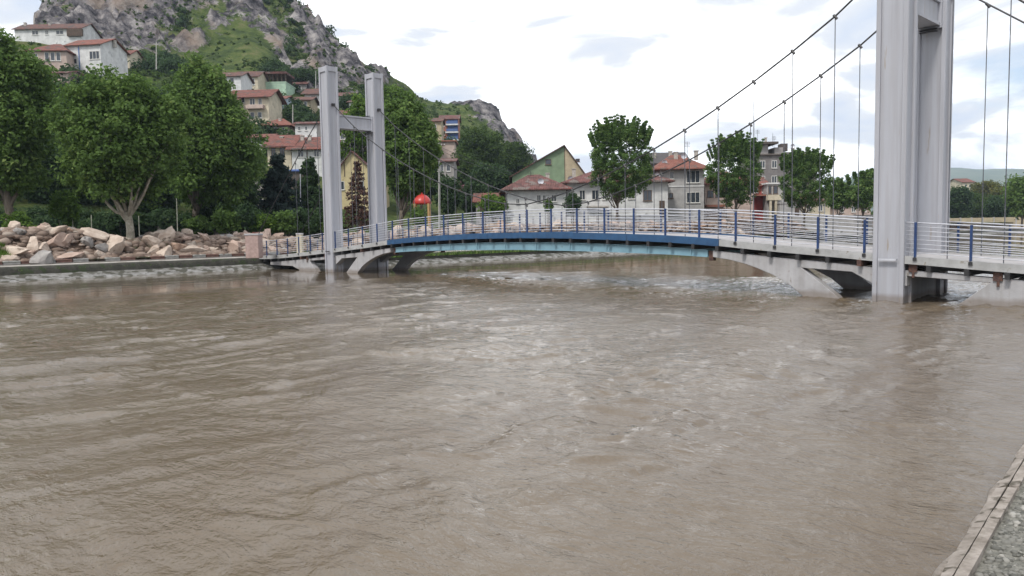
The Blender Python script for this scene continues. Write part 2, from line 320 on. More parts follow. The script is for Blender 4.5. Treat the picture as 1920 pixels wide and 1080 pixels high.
def groundmat():
    m = bpy.data.materials.new('hillside'); m.use_nodes = True; nt = m.node_tree; p = nt.nodes['Principled BSDF']; p.inputs['Roughness'].default_value = .95; p.inputs['Specular IOR Level'].default_value = .1
    tc = N(nt, 'ShaderNodeTexCoord'); at_ = N(nt, 'ShaderNodeAttribute', attribute_name='rock'); g = N(nt, 'ShaderNodeNewGeometry')
    def noise(sc_, det=8, ro=.6, st=None):
        n = N(nt, 'ShaderNodeTexNoise'); n.inputs['Scale'].default_value = sc_; n.inputs['Detail'].default_value = det; n.inputs['Roughness'].default_value = ro
        if st:
            mp = N(nt, 'ShaderNodeMapping'); mp.inputs['Scale'].default_value = st; nt.links.new(tc.outputs['Object'], mp.inputs[0]); nt.links.new(mp.outputs[0], n.inputs[0])
        else: nt.links.new(tc.outputs['Object'], n.inputs[0])
        return n.outputs[0]
    def ramp(src, stops):
        r = N(nt, 'ShaderNodeValToRGB'); e = r.color_ramp.elements
        e[0].position, e[0].color = stops[0][0], (*stops[0][1], 1); e[1].position, e[1].color = stops[-1][0], (*stops[-1][1], 1)
        for q in stops[1:-1]: x = e.new(q[0]); x.color = (*q[1], 1)
        nt.links.new(src, r.inputs[0]); return r.outputs[0]
    def mixc(f, a, b):
        mm = N(nt, 'ShaderNodeMix', data_type='RGBA'); nt.links.new(f, mm.inputs[0])
        nt.links.new(a, mm.inputs[6]); nt.links.new(b, mm.inputs[7]); return mm.outputs[2]
    rockc = ramp(noise(.22, 10, .72), [(.38, (.022, .021, .025)), (.455, (.075, .070, .076)), (.53, (.175, .162, .165)), (.64, (.36, .335, .32))])
    stain = ramp(noise(.06, 4, .6), [(.54, (0, 0, 0)), (.66, (.7, .7, .7))])
    rockw = ramp(noise(.3, 6, .6), [(.4, (.26, .19, .14)), (.65, (.34, .29, .24))])
    rockc = mixc(stain, rockc, rockw)
    grass = ramp(noise(.17, 10, .74), [(.34, (.025, .040, .016)), (.45, (.050, .075, .024)), (.54, (.085, .115, .032)), (.66, (.15, .145, .070))])
    # rock shows where attribute is high, broken by fine noise
    ad = N(nt, 'ShaderNodeMath', operation='ADD'); nt.links.new(at_.outputs['Fac'], ad.inputs[0])
    nn = N(nt, 'ShaderNodeMath', operation='MULTIPLY_ADD'); nt.links.new(noise(.35, 9, .7), nn.inputs[0]); nn.inputs[1].default_value = 3.0; nn.inputs[2].default_value = -1.5
    nt.links.new(nn.outputs[0], ad.inputs[1])
    sp_ = N(nt, 'ShaderNodeSeparateXYZ'); nt.links.new(g.outputs['Normal'], sp_.inputs[0])
    fl = N(nt, 'ShaderNodeMath', operation='MULTIPLY_ADD'); nt.links.new(sp_.outputs[2], fl.inputs[0]); fl.inputs[1].default_value = -.9; fl.inputs[2].default_value = .56
    ad2 = N(nt, 'ShaderNodeMath', operation='ADD'); nt.links.new(ad.outputs[0], ad2.inputs[0]); nt.links.new(fl.outputs[0], ad2.inputs[1])
    fac = ramp(ad2.outputs[0], [(.36, (0, 0, 0)), (.50, (1, 1, 1))])
    c = mixc(fac, grass, rockc)
    nt.links.new(c, p.inputs['Base Color'])
    b = N(nt, 'ShaderNodeBump'); b.inputs['Distance'].default_value = 1.6; nt.links.new(noise(.30, 11, .75), b.inputs['Height']); nt.links.new(b.outputs[0], p.inputs['Normal'])
    return m
gm = npmesh('ground', np.stack([X_.ravel(), Y_.ravel(), Zg.ravel()], 1), gridfaces(len(a_ax), len(b_ax))[:, ::-1], groundmat(), smooth=False, attrs=[('rock', 'POINT', Rk.ravel())])
setp(gm, kind='structure')
# blue ridge on the horizon, far to the right
rx = np.linspace(300, 5600, 160); rp = []
depth = np.linspace(0, 1, 12)
RX_, D_ = np.meshgrid(rx, depth, indexing='ij')
hgt = 212+22*fbm(RX_*.0012, 0*RX_+2, 4, 80)
hgt = hgt*np.clip((RX_-1350)/130, 0, 1)
zz = hgt*np.sin(np.clip(D_, 0, 1)*math.pi)**.8+18*fbm(RX_*.006, D_*6, 4, 81)
r_ = npmesh('distant_ridge', np.stack([RX_.ravel(), (2600+D_*1500-.05*RX_).ravel(), (zz-5).ravel()], 1), gridfaces(160, 12), mat('ridge_scrub', (.10, .12, .06), (.05, .075, .03), .95, .01), smooth=True)
setp(r_, kind='structure')
# ------------------------------------------------------------------ river bed edges, left bank
bb = np.concatenate([np.arange(-60, 60, .5), 60*1.04**np.arange(0, 60)])
prof = [(-1.2, -.5), (.0, .02), (.35, .12), (.8, .24), (1.15, .34), (1.3, .36), (1.4, .36)]
V = []; 
for b in bb:
    a0 = float(abank(b))
    for k, (da, z) in enumerate(prof):
        j = .10*float(vnoise(np.array([b*1.3]), np.array([k*3.1]))[0])
        q = ab(a0+da+(j if k < 6 else 0), b, z+.5*j*(0 if k in (0, 6) else 1)); V.append(tuple(q))
bank = npmesh('bank_slope', np.array(V), gridfaces(len(bb), len(prof)), mat('bank_slope', (.27, .265, .26), (.12, .115, .10), .9, 2.2, .08, 7, spots=((.06, .058, .045), 1.8, .5)))
setp(bank, kind='structure')
V = []
for b in bb:
    a0 = float(abank(b))
    for da, z in [(1.5, .74), (1.5, .90), (2.1, .93), (2.1, .86), (3.2, .9), (3.2, .6)]:
        V.append(tuple(ab(a0+da, b, z)))
V2 = []
for b in bb:
    a0 = float(abank(b)); j = .06*float(vnoise(np.array([b*1.7]), np.array([5.1]))[0])
    for da, z in [(1.18+j, .2), (1.22+j, .52), (1.36, .74), (1.49, .86), (1.495, .5)]: V2.append(tuple(ab(a0+da, b, z)))
setp(npmesh('mossy_wall', np.array(V2), gridfaces(len(bb), 5), mat('mossy_wall', (.055, .052, .042), (.022, .022, .017), .95, 2.5, .06, 9, spots=((.028, .038, .016), 1.4, .55))), kind='structure')
promenade = npmesh('bank_coping', np.array(V), gridfaces(len(bb), 6), mat('coping', (.42, .40, .37), (.24, .22, .19), .9, 1.0, .01, 20))
setp(promenade, kind='structure')
# kerb stones, painted red and white, each a piece of the kerb
ks = setp(MB().boxab(47.25, 47.55, -60, 4.5, .7, .98).build('kerb', mat('kerb_bed', (.28, .25, .22), None, .9)), kind='structure')
km = []
for c, nm in (((.55, .53, .50), 'kerb_white'), ((.30, .17, .14), 'kerb_red')):
    mm = mat(nm, c, tuple(v*.6 for v in c), .85, 3, .004, 30)
    me = bpy.data.meshes.new('kerb_stone'); t = MB().boxab(-.11, .11, -.47, .47, 0, .26); o0 = ab(0, 0, 0)
    me.from_pydata([(x-o0.x, y-o0.y, z) for x, y, z in t.v], [], t.f); me.materials.append(mm); km.append(me)
for k in range(42):
    b = -38+k*1.0
    if random.random() < .12: continue
    q = ab(47.40, b, .93+random.uniform(-.02, .02)); link_mesh(km[(k//1) % 2], 'kerb_stone', None, ks, q)
# ------------------------------------------------------------------ the river
def axis(segs):
    out = [segs[0][0]]
    for a, b, st0, st1 in segs:
        x = a
        while x < b-1e-6:
            f = (x-a)/(b-a); x += st0+(st1-st0)*f; out.append(min(x, b))
    return np.array(out)
wa = axis([(-9.6, 2, .07, .09), (2, 20, .09, .16), (20, 46.5, .16, .22)])
wb = axis([(-90, -45, 2.0, .5), (-45, -26, .5, .09), (-26, -2, .07, .10), (-2, 12, .10, .2), (12, 60, .2, .8), (60, 2600, .8, 60)])
WA, WB = np.meshgrid(wa, wb, indexing='ij')
def wpx(px, py):
    d = ray(px, py); t = -EYE/d[2]; return toab(d[0]*t, d[1]*t)
CRESTS = []
for pl, am, wd in (([(-40, 728), (180, 700), (400, 684), (690, 668)], .075, .34), ([(-40, 655), (120, 645), (300, 632), (360, 630)], .045, .22), ([(-40, 800), (250, 770), (500, 748), (700, 735)], .07, .34), ([(380, 640), (500, 633), (640, 627)], .04, .2),
                   ([(-40, 880), (220, 835), (420, 800)], .05, .35), ([(640, 600), (860, 580), (1150, 565)], .05, .3)):
    CRESTS.append((sorted((wpx(*p) for p in pl), key=lambda q: q[1]), am, wd))
def waves(a, b):
    # long swells of the flood, sheared by the current running along b
    wa_ = a+1.1*fbm(a*.16, b*.11, 3, 101); wb_ = b+1.6*fbm(a*.14, b*.10, 3, 111)
    mid = 1/(1+np.exp((a-24.0+6*fbm(a*.16, b*.05, 3, 99))/1.0)); mid = .05+.95*mid*(1-.88*np.clip((b-3)/7, 0, 1)*np.clip((a-1)/6, 0, 1))*(1-.9*np.exp(-((a-30)/6.5)**2-((b+5)/7)**2))
    z = .085*fbm(wa_*.34, wb_*.20, 2, 121)*mid
    z = z+.048*ridged(wa_*.8, wb_*.36, 3, 131)*(.06+mid)*(.35+1.1*np.clip(fbm(a*.09+5, b*.07, 2, 142)+.45, 0, 1))
    patch = np.clip(.5+1.6*fbm(a*.12, b*.09, 2, 141), .12, 1)
    z = z+.021*ridged(wa_*2.3+1.2*fbm(a, b, 2, 5), wb_*1.5, 3, 151)*patch*(.15+.95*mid)
    z = z+.0065*fbm(wa_*7, wb_*5.2, 2, 161)*patch*(.2+.8*mid)
    for q, (fa, fb_, am) in enumerate(((.75, .42, .020), (1.5, .8, .011), (.42, .3, .022))):     # little steps where currents meet
        v = vnoise(wa_*fa+.8*fbm(a*.9, b*.8, 2, 55+q), wb_*fb_, 181+q); m_ = np.clip(fbm(a*.45, b*.3, 2, 191+q)*3.2, 0, 1)
        z = z+am*np.tanh(v/.035)*m_*np.clip(mid*1.2, 0, 1)
    for pts, am, wd in CRESTS:                       # long standing wave fronts along the left bank
        a0 = np.interp(b, [p[1] for p in pts], [p[0] for p in pts])+.35*fbm(b*.5, b*0+3.3, 2, 44)
        ends = np.clip((b-pts[0][1])/2, 0, 1)*np.clip((pts[-1][1]-b)/2, 0, 1)
        z = z+.62*am*ends*(1-.9*np.exp(-((a-30)/6.5)**2-((b+5)/7)**2))*np.exp(-np.abs((a-a0)/(wd*.45))**1.5)*(.55+.9*np.clip(fbm(b*1.3, a*.4, 2, 45)+.3, 0, 1))
    # boils behind the bridge legs
    def blob(a0, b0, ra, rb): return np.exp(-((a-a0)/ra)**2-((b-b0)/rb)**2)
    tur = blob(4.5, 5, 3.5, 2.2)+.9*blob(-2.5, 4.5, 2, 3)+.5*blob(8, 8, 4, 2)+.3*blob(0, -1, 3, 1.5)+.55*blob(-.5, -.3, .9, .5)+.5*blob(35.6, -.3, .9, .5)+.5*blob(2, 0, 1.2, .5)+.4*blob(33, 0, 1.2, .5)+.6*blob(-.5, 3.4, .9, .6)+.5*blob(-4, 0, 1.2, .4)
    z = z+tur*.10*ridged(a*2.3, b*2.1, 3, 171)
    calm = np.clip((np.minimum(a+8.6, 44.5-a))/3, .25, 1)
    return z*calm*1.0, np.clip(tur, 0, 1), mid
WZ, TU, MID = waves(WA, WB)
WX = O[0]+Uv[0]*WA+Nv[0]*WB; WY = O[1]+Uv[1]*WA+Nv[1]*WB
def watermat():
    m = bpy.data.materials.new('muddy_water'); m.use_nodes = True; nt = m.node_tree; p = nt.nodes['Principled BSDF']
    p.inputs['IOR'].default_value = 1.40; p.inputs['Roughness'].default_value = .05; p.inputs['Specular IOR Level'].default_value = .5
    tc = N(nt, 'ShaderNodeTexCoord'); mp = N(nt, 'ShaderNodeMapping'); mp.inputs['Rotation'].default_value = (0, 0, -math.atan2(Nv[1], Nv[0])); nt.links.new(tc.outputs['Object'], mp.inputs[0])
    def noise(sc_, det=4, ro=.55, st=(1, 1, 1), dist=0):
        m2 = N(nt, 'ShaderNodeMapping'); m2.inputs['Scale'].default_value = st; nt.links.new(mp.outputs[0], m2.inputs[0])
        n = N(nt, 'ShaderNodeTexNoise'); n.inputs['Scale'].default_value = sc_; n.inputs['Detail'].default_value = det; n.inputs['Roughness'].default_value = ro; n.inputs['Distortion'].default_value = dist
        nt.links.new(m2.outputs[0], n.inputs[0]); return n.outputs[0]
    r = N(nt, 'ShaderNodeValToRGB'); e = r.color_ramp.elements
    e[0].position, e[0].color = .35, (.108, .080, .052, 1); e[1].position, e[1].color = .68, (.140, .111, .078, 1)
    nt.links.new(noise(.22, 7, .6, (.6, 1, 1), .6), r.inputs[0])
    tu = N(nt, 'ShaderNodeAttribute', attribute_name='foam')
    fn = N(nt, 'ShaderNodeMath', operation='MULTIPLY_ADD'); nt.links.new(noise(2.6, 8, .7, (1, 1.3, 1)), fn.inputs[0]); fn.inputs[1].default_value = 3.2; fn.inputs[2].default_value = -2.35
    fs = N(nt, 'ShaderNodeMath', operation='ADD', use_clamp=True); nt.links.new(fn.outputs[0], fs.inputs[0]); nt.links.new(tu.outputs['Fac'], fs.inputs[1])
    fr = N(nt, 'ShaderNodeValToRGB'); fr.color_ramp.elements[0].position = .38; fr.color_ramp.elements[1].position = .75; nt.links.new(fs.outputs[0], fr.inputs[0])
    mm = N(nt, 'ShaderNodeMix', data_type='RGBA'); nt.links.new(fr.outputs[0], mm.inputs[0]); nt.links.new(r.outputs[0], mm.inputs[6]); mm.inputs[7].default_value = (.62, .58, .53, 1)
    nt.links.new(mm.outputs[2], p.inputs['Base Color'])
    ch = N(nt, 'ShaderNodeAttribute', attribute_name='chop'); pn = None
    for sc_, det, st, dist, dd in ((1.7, 5, (1, .5, 1), 1.2, .052), (5.5, 5, (1, .6, 1), .6, .028), (15, 4, (1, .8, 1), .3, .008)):
        b2 = N(nt, 'ShaderNodeBump'); b2.inputs['Distance'].default_value = dd; nt.links.new(ch.outputs['Fac'], b2.inputs['Strength'])
        nt.links.new(noise(sc_, det, .6, st, dist), b2.inputs['Height'])
        if pn: nt.links.new(pn, b2.inputs['Normal'])
        pn = b2.outputs[0]
    nt.links.new(b2.outputs[0], p.inputs['Normal'])
    return m
wt = npmesh('river', np.stack([WX.ravel(), WY.ravel(), WZ.ravel()], 1), gridfaces(len(wa), len(wb))[:, ::-1], watermat(), smooth=True, attrs=[('foam', 'POINT', TU.ravel()), ('chop', 'POINT', MID.ravel())])
setp(wt, kind='structure')
# ------------------------------------------------------------------ near bank: cracked concrete lip and gravel
def lipb(b): return np.minimum(-8.84+.105*(np.asarray(b, float)+21.4), -7.9)
def lipa(b): return float(lipb(b))+.02*math.sin(b*2.9)+.015*math.sin(b*5.3+1)
M_LIP = mat('worn_concrete', (.34, .30, .265), (.17, .145, .12), .9, 5.5, .02, 26, spots=((.08, .068, .05), 6, .56))
pr = [(.10, -.6), (.02, -.06), (.015, .0), (-.01, .07), (-.06, .075), (-.10, .02), (-.24, .0)]; bn = np.arange(-40, 30, .1)
V = []
for b in bn:
    for k, (da, z) in enumerate(pr):
        j = float(fbm(np.array([b*1.6]), np.array([k*1.7]), 4, 200)[0]); q = ab(lipa(b)+da+j*.03, b, z+j*.02); V.append(tuple(q))
lip = npmesh('concrete_edging', np.array(V), gridfaces(len(bn), len(pr))[:, ::-1], M_LIP)
setp(lip, kind='structure')
b = -40.; rs = random.Random(9)
while b < 20:                                          # cast slabs of the edging, each with its own tilt, an open joint between them
    L = rs.uniform(.75, 1.35); a0 = float(lipb(b)); a1 = float(lipb(b+L)); d = rs.uniform(-.012, .012); t1, t2 = rs.uniform(.125, .14), rs.uniform(.15, .168)
    for (o0, o1, z0, z1) in ((-.045, -.125, t1, t2), (-.138, -.215, t2+.004, t2+.012)):
        m = MB(); k = 6
        for q in range(k):
            f0, f1 = q/k, (q+1)/k; r0, r1 = rs.uniform(-.006, .006), rs.uniform(-.006, .006)
            A = lambda o, f, r=0: a0+(a1-a0)*f+o+d+r
            B = lambda f: b+.012+(L-.024)*f
            if q == 0: e0 = [r0]*2
            m.hexa([ab(A(o0, f0, e0[0]), B(f0), .0), ab(A(o1, f0), B(f0), .0), ab(A(o1, f1), B(f1), .0), ab(A(o0, f1, r1), B(f1), .0),
                    ab(A(o0, f0, e0[0]), B(f0), z0), ab(A(o1, f0), B(f0), z1), ab(A(o1, f1), B(f1), z1), ab(A(o0, f1, r1), B(f1), z0)]); e0 = [r1]*2
        m.build('edging_slab', M_LIP, lip)
    b += L

def gravz(a, b): return .125+.03*fbm(a*1.3, b*1.3, 3, 210)+.02*fbm(a*6, b*6, 2, 213)+np.clip((-8.9-a)*.12, 0, .35)
ga = np.concatenate([np.arange(-8.82, -16, -.12), -16*1.25**np.arange(0, 22)]); gb = np.concatenate([-40*1.3**np.arange(12, 0, -1), np.arange(-40, 20, .2), 20*1.3**np.arange(0, 20)])
GA, GB = np.meshgrid(ga, gb, indexing='ij'); GZ = gravz(GA, GB); GA = GA+lipb(GB)+8.62
gv = npmesh('gravel_bank', np.stack([(O[0]+Uv[0]*GA+Nv[0]*GB).ravel(), (O[1]+Uv[1]*GA+Nv[1]*GB).ravel(), GZ.ravel()], 1), gridfaces(len(ga), len(gb)), mat('gravel_ground', (.24, .23, .20), (.10, .10, .085), .95, 18, .02, 40), smooth=True)
setp(gv, kind='structure')
# loose stones of the gravel
def ico():
    t = (1+5**.5)/2
    v = np.array([(-1, t, 0), (1, t, 0), (-1, -t, 0), (1, -t, 0), (0, -1, t), (0, 1, t), (0, -1, -t), (0, 1, -t), (t, 0, -1), (t, 0, 1), (-t, 0, -1), (-t, 0, 1)], float)
    f = np.array([(0, 11, 5), (0, 5, 1), (0, 1, 7), (0, 7, 10), (0, 10, 11), (1, 5, 9), (5, 11, 4), (11, 10, 2), (10, 7, 6), (7, 1, 8), (3, 9, 4), (3, 4, 2), (3, 2, 6), (3, 6, 8), (3, 8, 9), (4, 9, 5), (2, 4, 11), (6, 2, 10), (8, 6, 7), (9, 8, 1)])
    return v/np.linalg.norm(v[0]), f
IV, IF = ico()
def pebbles(n, fa, fb, fz, smin, smax, seed, sh=None):
    r = np.random.default_rng(seed); a = fa(r, n); b = fb(r, n); s = smin+(smax-smin)*r.random(n)**4
    V = IV[None]*(1+.45*(r.random((n, 12, 1))-.5))*s[:, None, None]*np.stack([.7+.6*r.random(n), .7+.6*r.random(n), .4+.4*r.random(n)], 1)[:, None]
    an = r.random(n)*6.28; c, s_ = np.cos(an)[:, None], np.sin(an)[:, None]; V = np.stack([V[..., 0]*c-V[..., 1]*s_, V[..., 0]*s_+V[..., 1]*c, V[..., 2]], 2)
    zp = fz(a, b); a = sh(a, b) if sh else a
    P = np.stack([O[0]+Uv[0]*a+Nv[0]*b, O[1]+Uv[1]*a+Nv[1]*b, zp], 1)
    V = V+P[:, None]; Fc = IF[None]+12*np.arange(n)[:, None, None]
    return V.reshape(-1, 3), Fc.reshape(-1, 3), np.repeat(r.random(n), 12)
V, Fc, T = pebbles(15000, lambda r, n: -8.86-2.0*r.random(n)**1.2, lambda r, n: -22.3+8*r.random(n), gravz, .006, .040, 3, lambda a, b: a+lipb(b)+8.62)
pm = leafmat('pebbles', (.13, .13, .115), (.34, .33, .30), (.52, .50, .46))
setp(npmesh('gravel', V, Fc, pm, attrs=[('tint', 'POINT', T)]), 'grey loose gravel beside the cracked concrete edge in the lower right corner', 'gravel', kind='stuff')
#@@PART2
# ------------------------------------------------------------------ the suspension footbridge
W_, S_, WID = 1.016, .856, 3.607
TOPD = [(0, 2.47), (3, 2.45), (6, 2.37), (9, 2.26), (11, 2.14), (12.3, 2.02), (14, 1.87), (16, 1.72), (17.7, 1.57), (19, 1.49), (21, 1.34), (23, 1.21), (25, 1.09), (27, 1.0), (32, .97)]
def dz(a): return float(curve([abs(a-17.5)], TOPD)[0])
def fb(a): return dz(a)-.26
bridge = empty('footbridge', ab(17.5, 2.2, 0), 'grey and blue suspension footbridge with twin white pylons crossing the flooded river', 'bridge')
A0, A1 = -11.6, 47.0
def strip(a0, a1, b0, b1, zlo, zhi, step=.8):
    n = max(2, int((a1-a0)/step)+1); xs = np.linspace(a0, a1, n)
    m = MB(); m.prismab([(x, zlo(x)) for x in xs]+[(x, zhi(x)) for x in xs[::-1]], b0, b1); return m
strip(A0, A1, .21, 4.25, lambda a: dz(a)-.20, lambda a: dz(a)-.04).build('deck_slab', M_DECK, bridge)
gaps = [(A0, -W_-.005), (.005, 5.96), (5.96, 28.8), (28.8, 35.095), (35.12+W_, A1)]
for side, (b0, b1) in enumerate(((.04, .20), (4.26, 4.42))):
    for i, (a0, a1) in enumerate(gaps):
        blue = i == 2; n = max(1, round((a1-a0)/4.9))
        for k in range(n):
            x0 = a0+(a1-a0)*k/n+.006; x1 = a0+(a1-a0)*(k+1)/n-.006
            s = .02 if blue else 0
            strip(x0, x1, b0-s, b1+s, lambda a: fb(a)+(-.02 if blue else .0), lambda a: dz(a)+(.015 if blue else 0)).build('edge_beam', M_BLUE if blue else M_FASC, bridge)
# cross beams under the deck
cbm = None
for k in range(52):
    a = -10.7+k*1.115
    if a < -11.5 or a > 46 or (-1.2 < a < .2) or (34.9 < a < 36.3): continue
    m = MB(); z = fb(a); m.boxab(a-.07, a+.07, -.01, 4.47, z-.215, z-.004)
    m.build('cross_beam', M_DARK if abs(a-17.5) < 12 else M_RUST if k % 7 == 3 else M_DARK, bridge)
# girders
def gt(a): return fb(a)-.22
def conc(mir, b0, b1):
    top = [(x, gt(x)) for x in np.linspace(-9.4, 6.35, 22)]
    low = [(6.35, 1.38), (5.59, 1.28), (4.9, 1.13), (4.44, .99), (3.77, .74), (3.13, .42), (2.61, .02), (2.1, -.6), (.75, -.6), (1.28, .03), (2.62, 1.03), (.78, .93), (.02, .52), (-W_-.03, .50), (-W_-.03, .84), (-3.50, .70), (-2.66, 0), (-2.0, -.6), (-5.0, -.6), (-5.0, .02), (-6.0, .28), (-9.4, .30)]
    P = top+low
    if mir: P = [(35.116-x, z) for x, z in P][::-1]
    return MB().prismab(P, b0, b1).build('concrete_girder', M_CONC, bridge, bevel=.015)
for b0, b1 in ((.22, .60), (3.86, 4.24)):
    conc(False, b0, b1); conc(True, b0, b1)
    # steel box girder with flanges in the middle span
    bot = lambda a: float(curve([abs(a-17.45)], [(0, 1.60), (5, 1.55), (9, 1.46), (11.1, 1.36)])[0])
    g = strip(6.62, 28.28, b0+.06, b1-.06, lambda a: bot(a)+.03, lambda a: gt(a)-.03).build('steel_girder', M_LBLUE, bridge)
    strip(6.60, 28.30, b0, b1, lambda a: gt(a)-.032, lambda a: gt(a)-.002).build('flange', M_LBLUE, g)
    strip(6.60, 28.30, b0, b1, lambda a: bot(a), lambda a: bot(a)+.032).build('flange', M_LBLUE, g)
    for a in np.arange(7.4, 28, 1.115*2): MB().boxab(a-.02, a+.02, b0+.02, b0+.058, bot(a)+.03, gt(a)-.03).build('stiffener', M_LBLUE, g)
    for a0 in (6.36, 28.31): MB().boxab(a0+.02, a0+.22, b0+.08, b1-.08, gt(a0)-.42, gt(a0)-.02).build('bearing', M_RUST, bridge)
for a0 in (-W_, 35.116):                       # pier walls between the pylon feet
    MB().boxab(a0+.12, a0+W_-.12, S_+.01, WID-.01, -.8, fb(a0)-.35).build('pier_wall', M_CONC, bridge)
# bearing brackets on the concrete ends
for a, z in ((-1.25, 1.14), (-3.72, .93), (36.4, 1.14), (38.85, .93)):
    m = MB(); m.boxab(a-.13, a+.13, .16, .23, z-.16, z+.10); m.boxab(a-.06, a+.02, .14, .16, z-.34, z-.16); m.build('bracket', M_RUST, bridge)
# pylons
def pylon(a0, b0, beam_side):
    a1, b1 = a0+W_, b0+S_; H = 13.6
    r = MB(); i = .085; r.boxab(a0+i, a1-i, b0+i, b1-i, -1.2, H-.03); p = r.build('pylon', M_PYL, bridge)
    e = .15
    for x0, x1 in ((a0, a0+e), (a1-e, a1)):
        for y0, y1 in ((b0, b0+e), (b1-e, b1)):
            MB().boxab(x0, x1, y0, y1, -1.2, H).build('corner_strip', M_PYL, p, bevel=.012)
    for z0, z1 in ((H-.34, H-.02),):
        for q in ((a0+e+.002, a1-e-.002, b0+.012, b0+i), (a0+e+.002, a1-e-.002, b1-i, b1-.012), (a0+.012, a0+i, b0+e+.002, b1-e-.002), (a1-i, a1-.012, b0+e+.002, b1-e-.002)):
            MB().boxab(*q, z0, z1).build('band_plate', M_PYL, p)
    return p
for a0 in (-W_, 35.116):
    for b0 in (0., WID): pylon(a0, b0, 0)
    bm = MB().boxab(a0+.24, a0+W_-.24, S_-.05, WID+.05, 9.72, 10.42).build('crossbeam', M_PYL, bridge, bevel=.01)
    for z0, z1 in ((9.62, 9.718), (10.422, 10.52)): MB().boxab(a0+.16, a0+W_-.16, S_+.01, WID-.01, z0, z1).build('beam_flange', M_PYL, bm)
    for b in (S_+.02, WID-.12): MB().boxab(a0+.12, a0+W_-.12, b, b+.10, 9.55, 10.60).build('joint_plate', M_PYL, bm)
    for b in (S_+.13, WID-.32):
        for z in (9.42, 9.50, 10.62): MB().boxab(a0+.22, a0+W_-.22, b, b+.17, z, z+.03).build('bolt_plate', M_DARK, bm)
for a0, a1 in ((-.80, -.22),): MB().boxab(a0, a1, -.09, -.002, 1.36, 1.42).build('bracket', M_RAIL, bridge)
MB().boxab(35.5, 35.9, -.08, -.002, 1.36, 1.42).build('bracket', M_DARK, bridge)
# cables and hangers
def cz(a): d = abs(a-17.55); return 3.86+.15*math.sqrt(d*d+1)-.15+.0149*d*d
HP = [.02]+[1.58+1.556*k for k in range(21)]+[34.2, 35.1]
hm = {}
for bi, b in enumerate((.43, WID+.43)):
    sh = 0 if bi == 0 else .6
    pts = sorted({.0, 35.116} | {x+sh for x in HP[1:-2] if x+sh < 34.6})
    MB().tube([ab(a, b, cz(a) if 0 < a < 35.1 else 11.08) for a in pts], .032, 6).build('main_cable', M_CABLE, bridge)
    MB().tube([ab(-W_, b, 11.1), ab(-2.2, b, 10.17+(.25 if bi == 0 else 0)), ab(-3.8, b, 8.93+(.5 if bi == 0 else 0)), ab(-13.4, b, 1.0)], .032, 6).build('main_cable', M_CABLE, bridge)
    MB().tube([ab(36.13, b, 11.1), ab(37.3, b, 10.2), ab(38.9, b, 9.05), ab(48.6, b, 1.1)], .032, 6).build('main_cable', M_CABLE, bridge)
    for a in (.0, -W_, 35.116, 36.132): MB().boxab(a-.10, a+.10, b-.09, b+.09, 11.0, 11.17).build('cable_anchor', M_DARK, bridge)
    for a in pts[1:-1]:
        z0 = dz(a)-.1; z1 = cz(a)
        if z1-z0 < .4: continue
        h = MB().tube([ab(a-.03, b-.02, z0), ab(a, b, z1-.02)], .0165, 6).build('hanger', M_HANG, bridge)
        MB().tube([ab(a-.06, b, z1-.10), ab(a+.06, b, z1+.05)], .05, 6).build('clamp', M_DARK, h)
    for a, z1 in ((-2.2, 10.17+(.25 if bi == 0 else 0)), (-3.8, 8.93+(.5 if bi == 0 else 0)), (-5.4, 7.6), (-7.0, 6.3), (37.3, 10.2), (38.9, 9.05), (40.5, 7.7)):
        h = MB().tube([ab(a, b, dz(a)-.1), ab(a, b, z1)], .0165, 6).build('hanger', M_HANG, bridge)
        MB().tube([ab(a-.06, b, z1-.12), ab(a+.06, b, z1+.04)], .05, 6).build('clamp', M_DARK, h)
# railings
for side, b in enumerate((.10, 4.36)):
    sg = -1 if side == 0 else 1
    for k in range(-6, 29):
        a = .30+1.645*k
        if -1.07 < a < .05: a = -1.28 if a < -.5 else .28
        if 35.0 < a < 36.3: a = 36.35 if a > 35.6 else 35.0
        if a > 46.5: continue
        z = dz(a); bb_ = b+sg*.03
        onb_ = 5.96 < a < 28.8
        m = MB(); m.boxab(a-.036, a+.036, bb_-.03, bb_+.03, z-(.02 if onb_ else .06), z+1.13); p = m.build('railing_post', M_POST, bridge)
        if not onb_: MB().boxab(a-.07, a+.05, b+sg*.07-.02, b+sg*.11, z-.14, z-.03).build('post_foot', M_DARK, p)
    for (a0, a1) in ((A0+.3, -W_-.02), (.02, 35.09), (35.15+W_, A1-.6)):
        xs = np.linspace(a0, a1, max(2, int((a1-a0)/.82)+1)); par = None
        for q in range(8):
            hh = .13+q*.142; b_r = b-sg*.025
            if q == 7: m = MB().tube([ab(x, b_r, dz(x)+1.11) for x in xs], .026, 6).build('top_rail', M_RAIL, bridge, smooth=True); continue
            MB().tube([ab(x, b_r, dz(x)+hh) for x in xs], .0135, 5).build('rail', M_RAIL, bridge, smooth=True)
